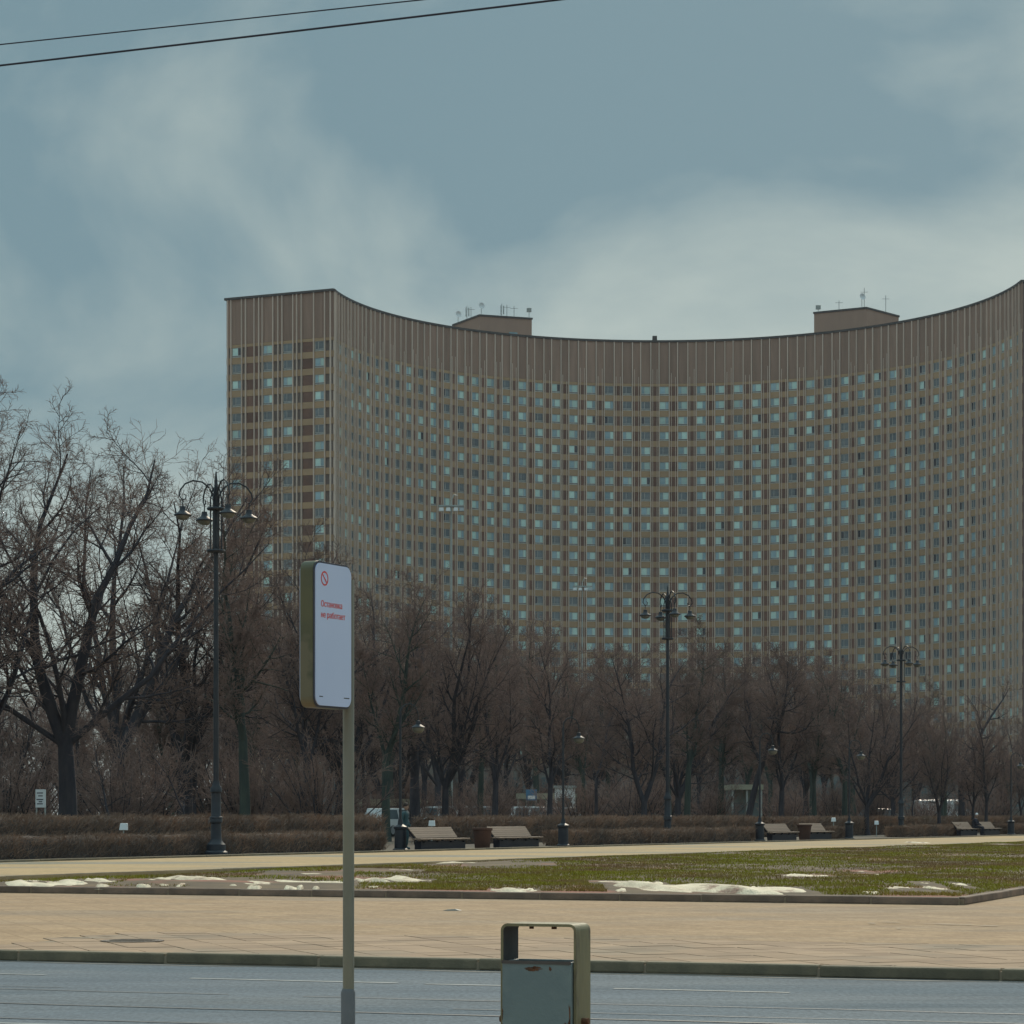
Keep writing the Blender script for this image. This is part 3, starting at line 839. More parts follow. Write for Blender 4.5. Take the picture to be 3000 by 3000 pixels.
# podium at the foot
pod = MB().box((22, CY - 2, Z0 - .2), (118, 26, 9.2)).obj('podium', M['podium']); hpart(pod)
mb = MB()
for k in range(40):
    mb.box((-35.5 + k * 2.95, CY - 15.06, 2.0 + Z0), (2.5, .1, 5.0))
hpart(mb.obj('podium_glazing', M['podglass']), 'stuff')
# antennas on the two plant rooms
def antenna(u, v0, v1, kind, label):
    h = EYE + HB; d = Db(v0, HB) + 2.0; x = atd(u, d)
    o = empty('antenna', (x, d, h))
    tag(o, label, 'antenna', 'antennas on the hotel roof')
    L = (v0 - v1) * d / F + .8
    MB().tube([(0, 0, -.6), (0, 0, L)], .055, 6).obj('mast', M['galv'], o)
    if kind == 'dish':
        mb = MB().lathe([(.1, 0), (.45, .08), (.62, .26), (.58, .26), (.38, .12), (.1, .05)], 14)
        q = mb.obj('dish', M['white'], o, True); q.location = (0, -.1, L * .8); q.rotation_euler = (R(80), 0, R(25))
    elif kind == 'panel':
        for a in (0, 2.1, 4.2):
            MB().box((.35 * math.cos(a), .35 * math.sin(a), L - 2.0), (.2, .2, 1.6), a).obj('panel', M['white'] if a else M['galv'], o)
    elif kind == 'box':
        MB().box((0, 0, L - .8), (.9, .5, .7)).obj('cabinet', M['galv'], o)
    else:
        MB().tube([(-.7, 0, L * .8), (.7, 0, L * .8)], .04, 6).obj('crossbar', M['galv'], o)
for a in ((1342, 944, 921, 'dish', 'antenna with a dish at the left end of the left roof box'),
          (1368, 938, 902, 'panel', 'tall panel antenna left of the ridge of the left roof box'),
          (1380, 930, 906, 'bar', 'thin crossbar antenna beside the tall panel antenna on the left roof box'),
          (1410, 921, 896, 'dish', 'antenna with a dish above the ridge of the left roof box'),
          (1470, 924, 896, 'panel', 'panel antenna midway along the left roof box'),
          (1485, 925, 899, 'bar', 'crossbar mast midway along the left roof box'),
          (1506, 926, 903, 'bar', 'crossbar mast right of the middle of the left roof box'),
          (1550, 930, 908, 'box', 'antenna with a square cabinet at the right end of the left roof box'),
          (2397, 912, 900, 'box', 'squat antenna cabinet at the left end of the right roof box'),
          (2458, 906, 887, 'bar', 'crossbar mast left of the ridge of the right roof box'),
          (2525, 899, 868, 'dish', 'antenna with a dish at the ridge of the right roof box'),
          (2532, 899, 850, 'bar', 'tallest thin mast at the ridge of the right roof box'),
          (2595, 911, 872, 'bar', 'thin mast on the right slope of the right roof box')):
    antenna(*a)

# ------------------------------------------------------------------ bare trees
def nrm(a): return a / np.maximum(np.linalg.norm(a, axis=-1, keepdims=True), 1e-9)
def grow(o, d, L, r, n, wob, up, tip=.3):
    B = len(o); pts = [o]; dc = nrm(d)
    for k in range(n - 1):
        dc = nrm(dc + wob * rng.normal(size=(B, 3)) + np.array([0, 0, up]))
        pts.append(pts[-1] + dc * (L / (n - 1))[:, None])
    P = np.stack(pts, 1)
    Rr = r[:, None] * (1 - (1 - tip) * np.linspace(0, 1, n))[None]
    return P, Rr
def spawn(P, Rr, L, m, t0, t1, ang, angv, ratio, rk, fall=.5, up=0.0):
    B, n, _ = P.shape
    t = t0 + (t1 - t0) * (np.arange(m)[None] + rng.random((B, m))) / m
    f = t * (n - 1); i = np.minimum(f.astype(int), n - 2); w = (f - i)[..., None]
    b = np.arange(B)[:, None]
    o = P[b, i] * (1 - w) + P[b, i + 1] * w
    tan = nrm(P[b, i + 1] - P[b, i])
    az = (np.arange(m)[None] * 2.4 + rng.random((B, m)) * 1.3 + rng.random((B, 1)) * 6.28)
    ref = np.where(np.abs(tan[..., 2:3]) < .9, np.array([0., 0, 1]), np.array([1., 0, 0]))
    u = nrm(np.cross(tan, ref)); v = np.cross(tan, u)
    pr = u * np.cos(az)[..., None] + v * np.sin(az)[..., None]
    a = ang + angv * rng.normal(size=(B, m))
    d = tan * np.cos(a)[..., None] + pr * np.sin(a)[..., None]
    d[..., 2] += up
    Lc = L[:, None] * ratio * (1 - fall * t) * (.65 + .7 * rng.random((B, m)))
    rr = (Rr[b, i] * (1 - w[..., 0]) + Rr[b, i + 1] * w[..., 0]) * rk
    return o.reshape(-1, 3), d.reshape(-1, 3), Lc.ravel(), rr.ravel()
def tubes(parts):
    VV = []; QQ = []; nb = 0
    for P, Rr, s in parts:
        B, n, _ = P.shape
        T = np.gradient(P, axis=1); T = nrm(T)
        ref = np.array([.31, .93, .2]); u = nrm(np.cross(T, ref)); v = np.cross(T, u)
        a = np.arange(s) * 2 * np.pi / s
        ring = P[:, :, None] + (u[:, :, None] * np.cos(a)[None, None, :, None] + v[:, :, None] * np.sin(a)[None, None, :, None]) * Rr[:, :, None, None]
        VV.append(ring.reshape(-1, 3))
        idx = np.arange(B * n * s).reshape(B, n, s)
        i0 = idx[:, :-1]; i1 = idx[:, 1:]
        q = np.stack([i0, np.roll(i0, -1, 2), np.roll(i1, -1, 2), i1], -1).reshape(-1, 4)
        QQ.append(q + nb); nb += B * n * s
    return np.concatenate(VV), np.concatenate(QQ)
def tree_meshes(H, fork, r0, cods, nl, nb, nt, nf, la=.9, lr=.42, bark='bark', lean=(0, 0), fr=.0085, lup=.07, flare=1.35):
    "cods: list of (azimuth, tilt from vertical, length factor, radius factor)"
    P0 = np.zeros((1, 6, 3)); zz = np.linspace(0, fork, 6)
    P0[0, :, 2] = zz; P0[0, :, 0] = lean[0] * (zz / fork) ** 1.5 + .05 * np.sin(zz); P0[0, :, 1] = lean[1] * zz / fork
    R0 = (r0 * (1 - .28 * np.linspace(0, 1, 6)))[None].copy(); R0[0, 0] *= flare; R0[0, 1] *= 1.03
    top = P0[0, -1]
    d = np.array([[math.sin(t) * math.cos(a), math.sin(t) * math.sin(a), math.cos(t)] for a, t, l, r in cods])
    L = np.array([(H - fork) * l for a, t, l, r in cods]); rr = np.array([r0 * .72 * r for a, t, l, r in cods])
    P1, R1 = grow(np.repeat(top[None] - [[0, 0, .15]], len(cods), 0), d, L, rr, 9, .13, .045, .10)
    a2 = spawn(P1, R1, L, nl, .10, 1.0, la, .15, lr, .6, .45)
    P2, R2 = grow(a2[0], a2[1], a2[2], np.minimum(a2[3], .085), 7, .13, lup, .22)
    a3 = spawn(P2, R2, a2[2], nb, .15, 1.0, .85, .2, .50, .62, .5, .05)
    P3, R3 = grow(a3[0], a3[1], a3[2], np.maximum(a3[3], .012), 5, .13, .03, .4)
    a4 = spawn(P3, R3, a3[2], nt, .1, 1.0, .8, .2, .55, .65, .45, .05)
    P4, R4 = grow(a4[0], a4[1], a4[2], np.maximum(a4[3], fr * 1.15), 4, .14, .02, .6)
    a5 = spawn(P4, R4, a4[2], nf, .2, 1.0, .7, .2, .60, .8, .4, .03)
    P5, R5 = grow(a5[0], a5[1], np.maximum(a5[2], .15), np.full(len(a5[2]), fr), 3, .12, .0, .6)
    # short shoots toward the tips of the leaders
    t6 = spawn(P1, R1, L, 9, .66, 1.0, .75, .2, .17, .5, .2, .0)
    P7, R7 = grow(t6[0], t6[1], t6[2], np.maximum(t6[3] * .6, .012), 5, .13, .03, .4)
    t7 = spawn(P7, R7, t6[2], nt, .1, 1.0, .8, .2, .5, .65, .4, .05)
    P8, R8 = grow(t7[0], t7[1], t7[2], np.full(len(t7[2]), fr * 1.15), 4, .14, .02, .6)
    t8 = spawn(P8, R8, t7[2], 3, .2, 1.0, .7, .2, .6, .8, .4, .03)
    P9, R9 = grow(t8[0], t8[1], np.maximum(t8[2], .15), np.full(len(t8[2]), fr), 3, .12, .0, .6)
    # a few limbs carry twigs themselves
    b4 = spawn(P2, R2, a2[2], nt + 2, .2, 1.0, .9, .2, .22, .4, .4)
    P6, R6 = grow(b4[0], b4[1], b4[2], np.clip(b4[3], fr, .012), 4, .15, .02, .6)
    V, Q = tubes([(P0, R0, 10), (P1, R1, 8), (P2, R2, 5), (P3, R3, 4)])
    tm = np_mesh('trunk', V, Q, M[bark], True)
    V, Q = tubes([(P4, R4, 3), (P5, R5, 3), (P6, R6, 3), (P7, R7, 3), (P8, R8, 3), (P9, R9, 3)])
    cm = np_mesh('crown', V, Q, M['twig'], True)
    return tm, cm, float(max(P5[..., 2].max(), 1))
TM = {
    'fork_wide': tree_meshes(16, 4.0, .36, [(R(185), .34, .95, 1.0), (R(5), .17, .96, 1.0), (R(165), .72, .78, .5), (R(-12), .60, .88, .55), (R(95), .42, .9, .45), (R(275), .45, .88, .45)], 9, 8, 7, 4, la=.85, lr=.34, fr=.0075),
    'spread': tree_meshes(16, 3.4, .34, [(R(150), .3, .95, 1.0), (R(330), .3, .95, .9), (R(60), .38, .92, .7), (R(250), .42, .9, .7), (R(190), .75, .78, .5), (R(10), .72, .8, .5)], 9, 8, 7, 4, la=.85, lr=.35, fr=.0075),
    'lime': tree_meshes(15, 5.0, .30, [(R(0), .05, 1.0, 1.0), (R(120), .45, .65, .6), (R(240), .5, .6, .6)], 11, 9, 8, 4, la=.9, lr=.40, bark='bark_moss', fr=.010),
    'lime_dark': tree_meshes(14, 3.6, .26, [(R(70), .08, 1.0, 1.0), (R(190), .45, .7, .6), (R(310), .45, .65, .6)], 11, 9, 8, 4, la=.9, lr=.42, fr=.0085),
    'fork_low': tree_meshes(12, 2.2, .25, [(R(185), .33, .95, 1.0), (R(5), .30, 1.0, 1.0), (R(90), .5, .7, .6)], 10, 9, 8, 4, la=.9, lr=.44, fr=.0085),
    'open': tree_meshes(11, 3.2, .24, [(R(90), .04, 1.0, 1.0), (R(0), .75, .6, .6), (R(180), .75, .6, .6)], 8, 7, 5, 2, la=1.15, lr=.36),
    'slim': tree_meshes(10, 2.6, .10, [(R(40), .08, 1.0, 1.0)], 12, 7, 5, 3, la=.75, lr=.36, fr=.009),
    'leaning': tree_meshes(12, 4.2, .24, [(R(10), .2, 1.0, 1.0), (R(150), .4, .75, .7)], 11, 9, 8, 3, la=.9, lr=.42, fr=.010, lean=(1.1, 0)),
}
def shrub_mesh(H, n):
    a = rng.random(n) * 6.28; t = .15 + rng.random(n) * .7
    d = np.stack([np.sin(t) * np.cos(a), np.sin(t) * np.sin(a), np.cos(t)], -1)
    o = np.stack([rng.normal(0, .22, n), rng.normal(0, .22, n), np.zeros(n)], -1)
    L = H * (.7 + .4 * rng.random(n)); P1, R1 = grow(o, d, L, np.full(n, .035), 6, .09, .05, .3)
    a2 = spawn(P1, R1, L, 9, .15, 1, .6, .2, .38, .6, .3, .1); P2, R2 = grow(a2[0], a2[1], a2[2], np.maximum(a2[3], .010), 5, .12, .04, .5)
    a3 = spawn(P2, R2, a2[2], 7, .1, 1, .7, .2, .45, .8, .3, .05); P3, R3 = grow(a3[0], a3[1], a3[2], np.full(len(a3[2]), .009), 3, .12, .02, .6)
    V, Q = tubes([(P1, R1, 5)]); tm = np_mesh('stem', V, Q, M['bark'], True)
    V, Q = tubes([(P2, R2, 3), (P3, R3, 3)]); cm = np_mesh('crown', V, Q, M['twig'], True)
    return tm, cm, H
TM['shrub'] = shrub_mesh(3.2, 26)
TM['shrub2'] = shrub_mesh(3.0, 34)
def place_tree(kind, x, y, H, rz, label, group=None, wide=1.0, name=None):
    tm, cm, h = TM[kind]
    o = empty(name or ('shrub' if 'shrub' in kind else 'bare_tree'), (x, y, .27), rz)
    k = H / h; o.scale = (k * wide, k * wide, k)
    tag(o, label, 'shrub' if 'shrub' in kind else 'tree', group)
    link('stem' if 'shrub' in kind else 'trunk', tm, o); link('crown', cm, o)
    return o
def Hof(v, d): return zof(v, d) - .27
FRONT = [   # kind, column, distance, row of the crown top, rotation, width, label
    ('spread', -75, 93, 1085, 40, 1.05, 'tall bare tree cut by the left edge of the photo'),
    ('fork_wide', 195, 99, 1130, 0, 1.1, 'tall bare tree with a thick low fork, left of the nearest big street lamp'),
    ('lime', 715, 112, 1440, 0, .95, 'bare tree with a straight green mossy trunk just right of the nearest big street lamp'),
    ('lime_dark', 900, 128, 1500, 70, .9, 'bare tree behind the bus stop sign'),
    ('lime', 1130, 122, 1660, 80, .95, 'bare tree with a mossy trunk just right of the bus stop pole'),
    ('spread', 1305, 129, 1690, 110, .8, 'bare tree with a dark trunk above the left bench of the near pair'),
    ('lime_dark', 1452, 136, 1720, 150, .9, 'bare tree with a thin dark trunk above the planter of the near pair of benches'),
    ('lime_dark', 1612, 142, 1790, 220, .9, 'bare tree just left of the lantern beside the near pair of benches'),
    ('fork_low', 1885, 146, 1800, 0, .95, 'bare tree forked low just left of the middle big street lamp'),
    ('lime', 2015, 155, 1790, 160, .9, 'bare tree just right of the middle big street lamp'),
    ('leaning', 2185, 165, 1890, 0, .9, 'leaning bare tree left of the second pair of benches'),
    ('lime', 2385, 171, 1930, 30, .9, 'left of the two mossy tree trunks behind the second pair of benches'),
    ('lime', 2475, 173, 1890, 250, .95, 'right of the two mossy tree trunks behind the second pair of benches'),
    ('open', 2815, 188, 1965, 0, 1.0, 'open bare tree with spreading limbs beside the white van'),
    ('spread', 345, 131, 1240, 200, .95, 'bare tree with a pale rounded crown behind the forked tree'),
    ('spread', 545, 138, 1330, 90, .95, 'bare tree with a pale rounded crown behind the nearest big street lamp'),
    ('spread', 1010, 141, 1600, 10, 1.1, 'broad bare tree behind the bus stop pole'),
    ('fork_wide', 1215, 150, 1650, 80, 1.1, 'broad bare tree behind the left bench of the near pair'),
    ('slim', 2672, 185, 2120, 10, 1.0, 'small bare tree just right of the far big street lamp'),
    ('slim', 320, 93, 2050, 120, 1.3, 'small pale bare tree behind the tall hedge right of the forked tree'),
    ('slim', 545, 96, 2100, 200, 1.3, 'small bare tree behind the tall hedge left of the nearest big street lamp'),
    ('slim', 1745, 150, 1850, 50, 1.2, 'slim bare tree between the lantern and the low forked tree'),
]
for kind, u, d, vt, rz, wd, lab in FRONT:
    place_tree(kind, atd(u, d), d, Hof(vt, d), R(rz), lab, 'bare trees behind the hedges', wd)
def skyline(u):
    xs = [-300, 0, 300, 560, 700, 900, 1100, 1500, 1850, 2100, 2300, 2480, 2620, 2720, 2860, 3300]
    vs = [1900, 1920, 1900, 1800, 1700, 1690, 1790, 1800, 1880, 1890, 1890, 1890, 1960, 2040, 2050, 2080]
    return float(np.interp(u, xs, vs))
kinds = ['spread', 'lime_dark', 'fork_wide', 'lime', 'lime_dark', 'spread', 'lime']
rs = random.Random(11)
def zone(u):
    return ['left of the bus stop pole', 'behind the near pair of benches', 'behind the middle big street lamp', 'around the far big street lamp'][(u > 980) + (u > 1720) + (u > 2450)]
cols = [(-180 + i * 39 + rs.uniform(-20, 20)) for i in range(86)] + [2080, 2190, 2290, 2360, 2440, 2540, 2620, 2680, 2760, 2890, 2950, 1780, 1930]
for n, u in enumerate(cols):
    d = rs.uniform(150, 260) if u < 950 else rs.uniform(150, 290)
    vt = skyline(u) - 35 + rs.uniform(0, 150)
    place_tree(kinds[n % 7], atd(u, d), d, max(5, Hof(vt, d)), rs.uniform(0, 6.28), 'brown bare tree deep in the stand ' + zone(u), 'bare trees deep in the stand ' + zone(u), rs.uniform(.85, 1.1))
for n in range(38):
    u = -150 + n * 79 + rs.uniform(-35, 35)
    d = rs.uniform(112, 210) if u < 950 else rs.uniform(222, 275)
    vt = rs.uniform(2160, 2300) if u < 950 else rs.uniform(2240, 2310)
    if u > 2620: continue
    place_tree(['shrub', 'shrub2'][n % 2], atd(u, d), d, Hof(vt, d), rs.uniform(0, 6.28), 'dense leafless bush among the trunks ' + zone(u), 'leafless bushes among the trunks ' + zone(u), rs.uniform(1.0, 1.4))

for u, d, vt in ((1085, 158, 2330), (1215, 160, 2320), (1345, 158, 2315), (1430, 150, 2330), (1530, 162, 2342), (1625, 165, 2330), (1710, 160, 2300), (2090, 170, 2310), (2300, 176, 2320),
                 (2560, 186, 2310), (2690, 190, 2335), (2745, 195, 2338), (2850, 192, 2325), (2915, 196, 2300)):
    place_tree('shrub', atd(u, d), d, Hof(vt, d), rs.uniform(0, 6.28), 'low brown leafless bush just behind the tall hedge, ' + zone(u), 'low bushes at the tall hedge ' + zone(u), 1.15)

# ------------------------------------------------------------------ hedges of bare twigs
def hedge(u0, u1, q0, dep, h, label, dens=1.0):
    s0, s1 = s_of(u0, q0), s_of(u1, q0); L = s1 - s0
    d0 = loc((u0 + u1) / 2, q0)[1]
    tw = .0035 + d0 * .00005
    n = int((L * 480 + 2200) * dens * (h / .72))
    s = s0 + rng.random(n) * L
    ne = int(900 * dens); s[:ne] = s0 + np.abs(rng.normal(0, .12, ne)); s[ne:2 * ne] = s1 - np.abs(rng.normal(0, .12, ne))
    f = rng.random(n)
    # most twigs near the front face and the top
    side = rng.random(n); side[:2 * ne] = .9
    q = np.where(side < .5, q0 + dep * .10 * np.abs(rng.normal(size=n)), q0 + dep * rng.random(n))
    z = np.where(side < .5, rng.random(n) * h * .9, h * (.55 + .4 * rng.random(n)))
    wav = .06 * np.sin(s * 1.1) + .04 * np.sin(s * 2.9 + 1) + .03 * np.sin(s * 7.3)
    z[:2 * ne] = rng.random(2 * ne) * h * .8
    z = np.minimum(z, h * .93 + wav * .6)
    Ln = (.10 + .22 * rng.random(n)) * (h / .72) ** .4
    dirv = nrm(np.stack([rng.normal(0, .55, n), rng.normal(-.15, .5, n), np.abs(rng.normal(.8, .4, n))], -1))
    P = np.array(PO)[None] + np.array(PP)[None] * s[:, None] + np.array(PN)[None] * q[:, None]; P[:, 2] = .285 + z
    D = np.array(PP)[None] * dirv[:, :1] + np.array(PN)[None] * dirv[:, 1:2]; D[:, 2] = dirv[:, 2]
    tip = P + D * Ln[:, None]; tip[:, 2] = np.minimum(tip[:, 2], .285 + h * 1.0 + wav + rng.normal(0, .025, n))
    sd = nrm(np.cross(D, np.array([.45, .89, .1]) + rng.normal(0, .3, (n, 3)))) * (tw * (.6 + .8 * rng.random(n)))[:, None]
    V = np.stack([P - sd, P + sd, tip + sd * .35, tip - sd * .35], 1).reshape(-1, 3)
    Q = np.arange(4 * n).reshape(n, 4)
    # dark core added inside the twigs to block light
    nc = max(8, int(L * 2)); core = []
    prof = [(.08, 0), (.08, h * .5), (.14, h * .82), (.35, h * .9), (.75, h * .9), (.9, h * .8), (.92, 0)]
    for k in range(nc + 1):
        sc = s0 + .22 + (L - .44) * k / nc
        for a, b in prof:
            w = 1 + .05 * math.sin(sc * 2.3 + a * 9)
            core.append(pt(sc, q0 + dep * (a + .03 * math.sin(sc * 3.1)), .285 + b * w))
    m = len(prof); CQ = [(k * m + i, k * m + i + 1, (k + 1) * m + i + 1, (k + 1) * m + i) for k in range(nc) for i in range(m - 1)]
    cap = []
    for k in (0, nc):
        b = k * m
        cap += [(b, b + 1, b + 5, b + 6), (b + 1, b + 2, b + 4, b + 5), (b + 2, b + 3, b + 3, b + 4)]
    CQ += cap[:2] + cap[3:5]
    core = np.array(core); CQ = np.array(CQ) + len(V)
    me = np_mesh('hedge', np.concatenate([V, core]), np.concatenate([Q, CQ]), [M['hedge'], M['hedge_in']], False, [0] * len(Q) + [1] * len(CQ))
    return tag(link('hedge', me), label, 'hedge', 'leafless hedges along the path')
hedge(-220, 1132, 2.4, 1.3, .70, 'long low leafless hedge behind the nearest big street lamp')
hedge(1672, 2212, 2.6, 1.3, .66, 'low leafless hedge in front of the middle big street lamp')
hedge(2440, 2485, 3.0, 1.2, .68, 'short piece of low hedge right of the second pair of benches')
hedge(2652, 2812, 3.0, 1.2, .66, 'low leafless hedge between the far big street lamp and the seated person')
hedge(2972, 3140, 3.0, 1.2, .66, 'low leafless hedge at the right edge of the photo')
hedge(-300, 1128, 9.5, 1.5, 1.27, 'taller dark hedge standing behind the long low hedge on the left', .75)
hedge(1292, 2230, 9.5, 1.5, 1.20, 'taller dark hedge behind the near pair of benches and the middle big street lamp', .7)
hedge(2290, 3160, 9.5, 1.5, 1.15, 'taller dark hedge far right, in front of the white van', .6)

# ------------------------------------------------------------------ street lamps
def big_lamp(x, y, rz, label):
    o = empty('street_lamp', (x, y, .285), 0)
    tag(o, label, 'street lamp', 'four-armed street lamps')
    z = lambda v: v
    MB().lathe([(.36, -.05), (.36, .10), (.30, .15), (.29, .34), (.21, .42), (.165, .52), (.16, .98), (.195, 1.02), (.195, 1.12), (.15, 1.18), (.145, 1.92), (.185, 1.96), (.185, 2.06), (.12, 2.16), (.10, 2.3)], 16).obj('base', M['iron'], o, True)
    MB().lathe([(.172, 1.13), (.205, 1.14), (.205, 1.19), (.172, 1.2)], 16).obj('collar', M['iron_wear'], o, True)
    MB().tube([(0, 0, 2.28), (0, 0, 5.5), (0, 0, 11.3), (0, 0, 11.85)], [.088, .08, .065, .02], 12).obj('pole', M['iron'], o, True)
    for zz in (9.35, 10.65):
        MB().lathe([(.05, 0), (.27, .01), (.29, .05), (.27, .09), (.05, .1)], 16, (0, 0, zz)).obj('ring', M['iron'], o, True)
    for k in range(4):
        a = rz + R(45) + k * R(90)
        MB().tube([(.19 * math.cos(a), .19 * math.sin(a), 9.4), (.19 * math.cos(a), .19 * math.sin(a), 11.0), (.10 * math.cos(a), .10 * math.sin(a), 11.35)], .022, 6).obj('rod', M['iron'], o)
    for k in range(4):
        a = rz + k * R(90)
        arm = MB().tube([(.06, 0, 10.75), (.10, 0, 11.1), (.22, 0, 11.33), (.45, 0, 11.5), (.75, 0, 11.53), (1.0, 0, 11.42), (1.16, 0, 11.22), (1.19, 0, 11.05), (1.10, 0, 10.93), (.99, 0, 10.95), (.97, 0, 11.05), (1.03, 0, 11.1)], [.032, .03, .028, .026, .026, .026, .025, .024, .022, .02, .018, .014], 7)
        arm.tube([(1.08, 0, 10.95), (1.08, 0, 10.7)], .018, 6)
        am = arm.obj('arm', M['iron'], o, True); am.rotation_euler = (0, 0, a)
        sh = MB().lathe([(.03, .27), (.085, .26), (.095, .15), (.13, .10), (.25, .03), (.275, .0), (.265, -.03), (.22, -.02)], 18).obj('lamp_shade', M['iron'], am, True); sh.location = (1.08, 0, 10.46)
        df = MB().lathe([(.22, 0), (.20, -.06), (.14, -.115), (.05, -.14), (.01, -.142)], 16).obj('diffuser', M['opal'], am, True); df.location = (1.08, 0, 10.44)
    return o
x, y, _ = loc(633, 2.0); big_lamp(x, y, R(26), 'nearest and tallest four-armed dark street lamp, in front of the low hedge on the left')
x, y, _ = loc(1956, 5.4); big_lamp(x, y, R(14), 'middle four-armed dark street lamp, standing against the hotel front')
x, y, _ = loc(2640, 6.0); big_lamp(x, y, R(18), 'farthest four-armed dark street lamp, at the right').scale = (.97, .97, .965)

def lantern(u, q, rz, label):
    x, y, _ = loc(u, q)
    o = empty('park_lantern', (x, y, .285), rz)
    tag(o, label, 'lantern', 'single-arm park lanterns')
    MB().lathe([(.27, -.03), (.27, .06), (.21, .10), (.20, .74), (.24, .78), (.24, .84), (.10, .92), (.07, 1.1)], 14).obj('base', M['iron'], o, True)
    MB().tube([(0, 0, 1.05), (0, 0, 4.7)], [.05, .04], 8).obj('pole', M['iron'], o, True)
    arm = MB().tube([(0, 0, 4.68), (.03, 0, 4.9), (.15, 0, 5.05), (.35, 0, 5.1), (.52, 0, 5.0), (.62, 0, 4.8), (.63, 0, 4.5)], [.03, .028, .026, .024, .022, .02, .018], 7).obj('arm', M['iron'], o, True)
    s = MB().lathe([(.02, .24), (.07, .23), (.09, .10), (.23, .02), (.25, 0), (.20, -.01)], 16).obj('lamp_shade', M['iron'], arm, True); s.location = (.63, 0, 4.28)
    s = MB().lathe([(.21, 0), (.2, -.09), (.13, -.17), (.02, -.19)], 14).obj('diffuser', M['opal'], arm, True); s.location = (.63, 0, 4.265)
lantern(1173, 1.6, R(14), 'park lantern left of the near pair of benches, beside the standing person')
lantern(1650, 2.2, R(8), 'park lantern right of the near pair of benches')
lantern(2226, 2.4, R(10), 'park lantern just left of the second pair of benches')
lantern(2488, 2.4, R(10), 'park lantern just right of the second pair of benches')
lantern(2962, 2.6, R(14), 'park lantern near the right edge of the photo')

def mast_light(u, d, vtop, label):
    x = atd(u, d); H = zof(vtop, d) - .3
    o = empty('mast_light', (x, d, .3)); tag(o, label, 'light mast', 'tall pale light masts')
    MB().tube([(0, 0, -.3), (0, 0, H)], [.16, .07], 10).obj('pole', M['galv'], o, True)
    MB().box((0, 0, H - .55), (2.2, .5, .14)).obj('crossbar', M['galv'], o)
    MB().tube([(0, 0, H), (.25, 0, H + .5), (.5, 0, H + .4)], .05, 6).obj('top_bracket', M['galv'], o)
    for k in (-.85, -.25, .4, .9):
        MB().box((k, -.2, H - .95), (.42, .5, .3), taper=.8).obj('lamp_head', M['white'] if k < .5 else M['car_grey'], o)
mast_light(1322, 225, 1466, 'taller pale light mast standing in front of the left curve of the hotel')
mast_light(1706, 300, 1706, 'lower pale light mast standing in front of the middle of the hotel')

# ------------------------------------------------------------------ benches and planters
def make_bench():
    o = empty('park_bench', (0, 0, 0))
    for y0 in (.02, .135, .25):
        MB().box((0, y0 + .05, .37), (3.66, .10, .045)).obj('seat_slat', M['wood'], o, bevel=.01)
    for k in range(5):
        yy, zz = .40 + .062 * k, .43 + .074 * k
        s = MB().box((0, 0, 0), (3.06 + .03 * k, .026, .088)).obj('back_slat', M['wood'], o, bevel=.006)
        s.location = (.05, yy, zz); s.rotation_euler = (R(-38), 0, 0)
    for x in (-1.45, -.5, .5, 1.45):
        MB().extrude_yz([(.02, .33), (.36, .33), (.40, .38), (.72, .76), (.75, .74), (.46, .36), (.42, .0), (.30, .0), (.28, .26), (.06, .28)], x - .03, x + .03).obj('leg', M['bench_base'], o)
    MB().box((0, .24, 0.0), (3.3, .26, .32)).obj('base', M['bench_base'], o, bevel=.02)
    return o
bench0 = make_bench(); first = True
for u, q, lab in ((1308, .5, 'left bench of the near pair, wooden slats, left of the terracotta planter'),
                  (1530, .6, 'right bench of the near pair, wooden slats, right of the terracotta planter'),
                  (2305, 1.8, 'left bench of the second pair, farther along the path'),
                  (2410, 2.0, 'right bench of the second pair, partly behind its planter'),
                  (2845, 2.4, 'left bench of the far pair, with the dark-clothed person seated at its right end'),
                  (2912, 2.4, 'right bench of the far pair, at the far right of the path')):
    o = bench0 if first else copy_tree(bench0); first = False
    x, y, _ = loc(u, q); o.location = (x, y, .302); o.rotation_euler = (0, 0, ROT_P)
    tag(o, lab, 'bench', 'wooden benches along the path')
def planter(u, q, lab):
    x, y, _ = loc(u, q); o = empty('planter', (x, y, .302)); tag(o, lab, 'planter', 'terracotta planters between benches')
    MB().lathe([(.25, 0), (.27, .04), (.335, .66), (.37, .68), (.375, .76), (.33, .765), (.31, .70)], 20).obj('pot', M['pot'], o, True)
    MB().lathe([(.30, 0), (.28, .03), (.1, .05), (.01, .05)], 14, (0, 0, .685)).obj('soil', M['soil'], o)
planter(1413, .8, 'tapered terracotta planter between the near pair of benches')
planter(2357, 2.2, 'tapered terracotta planter between the second pair of benches')

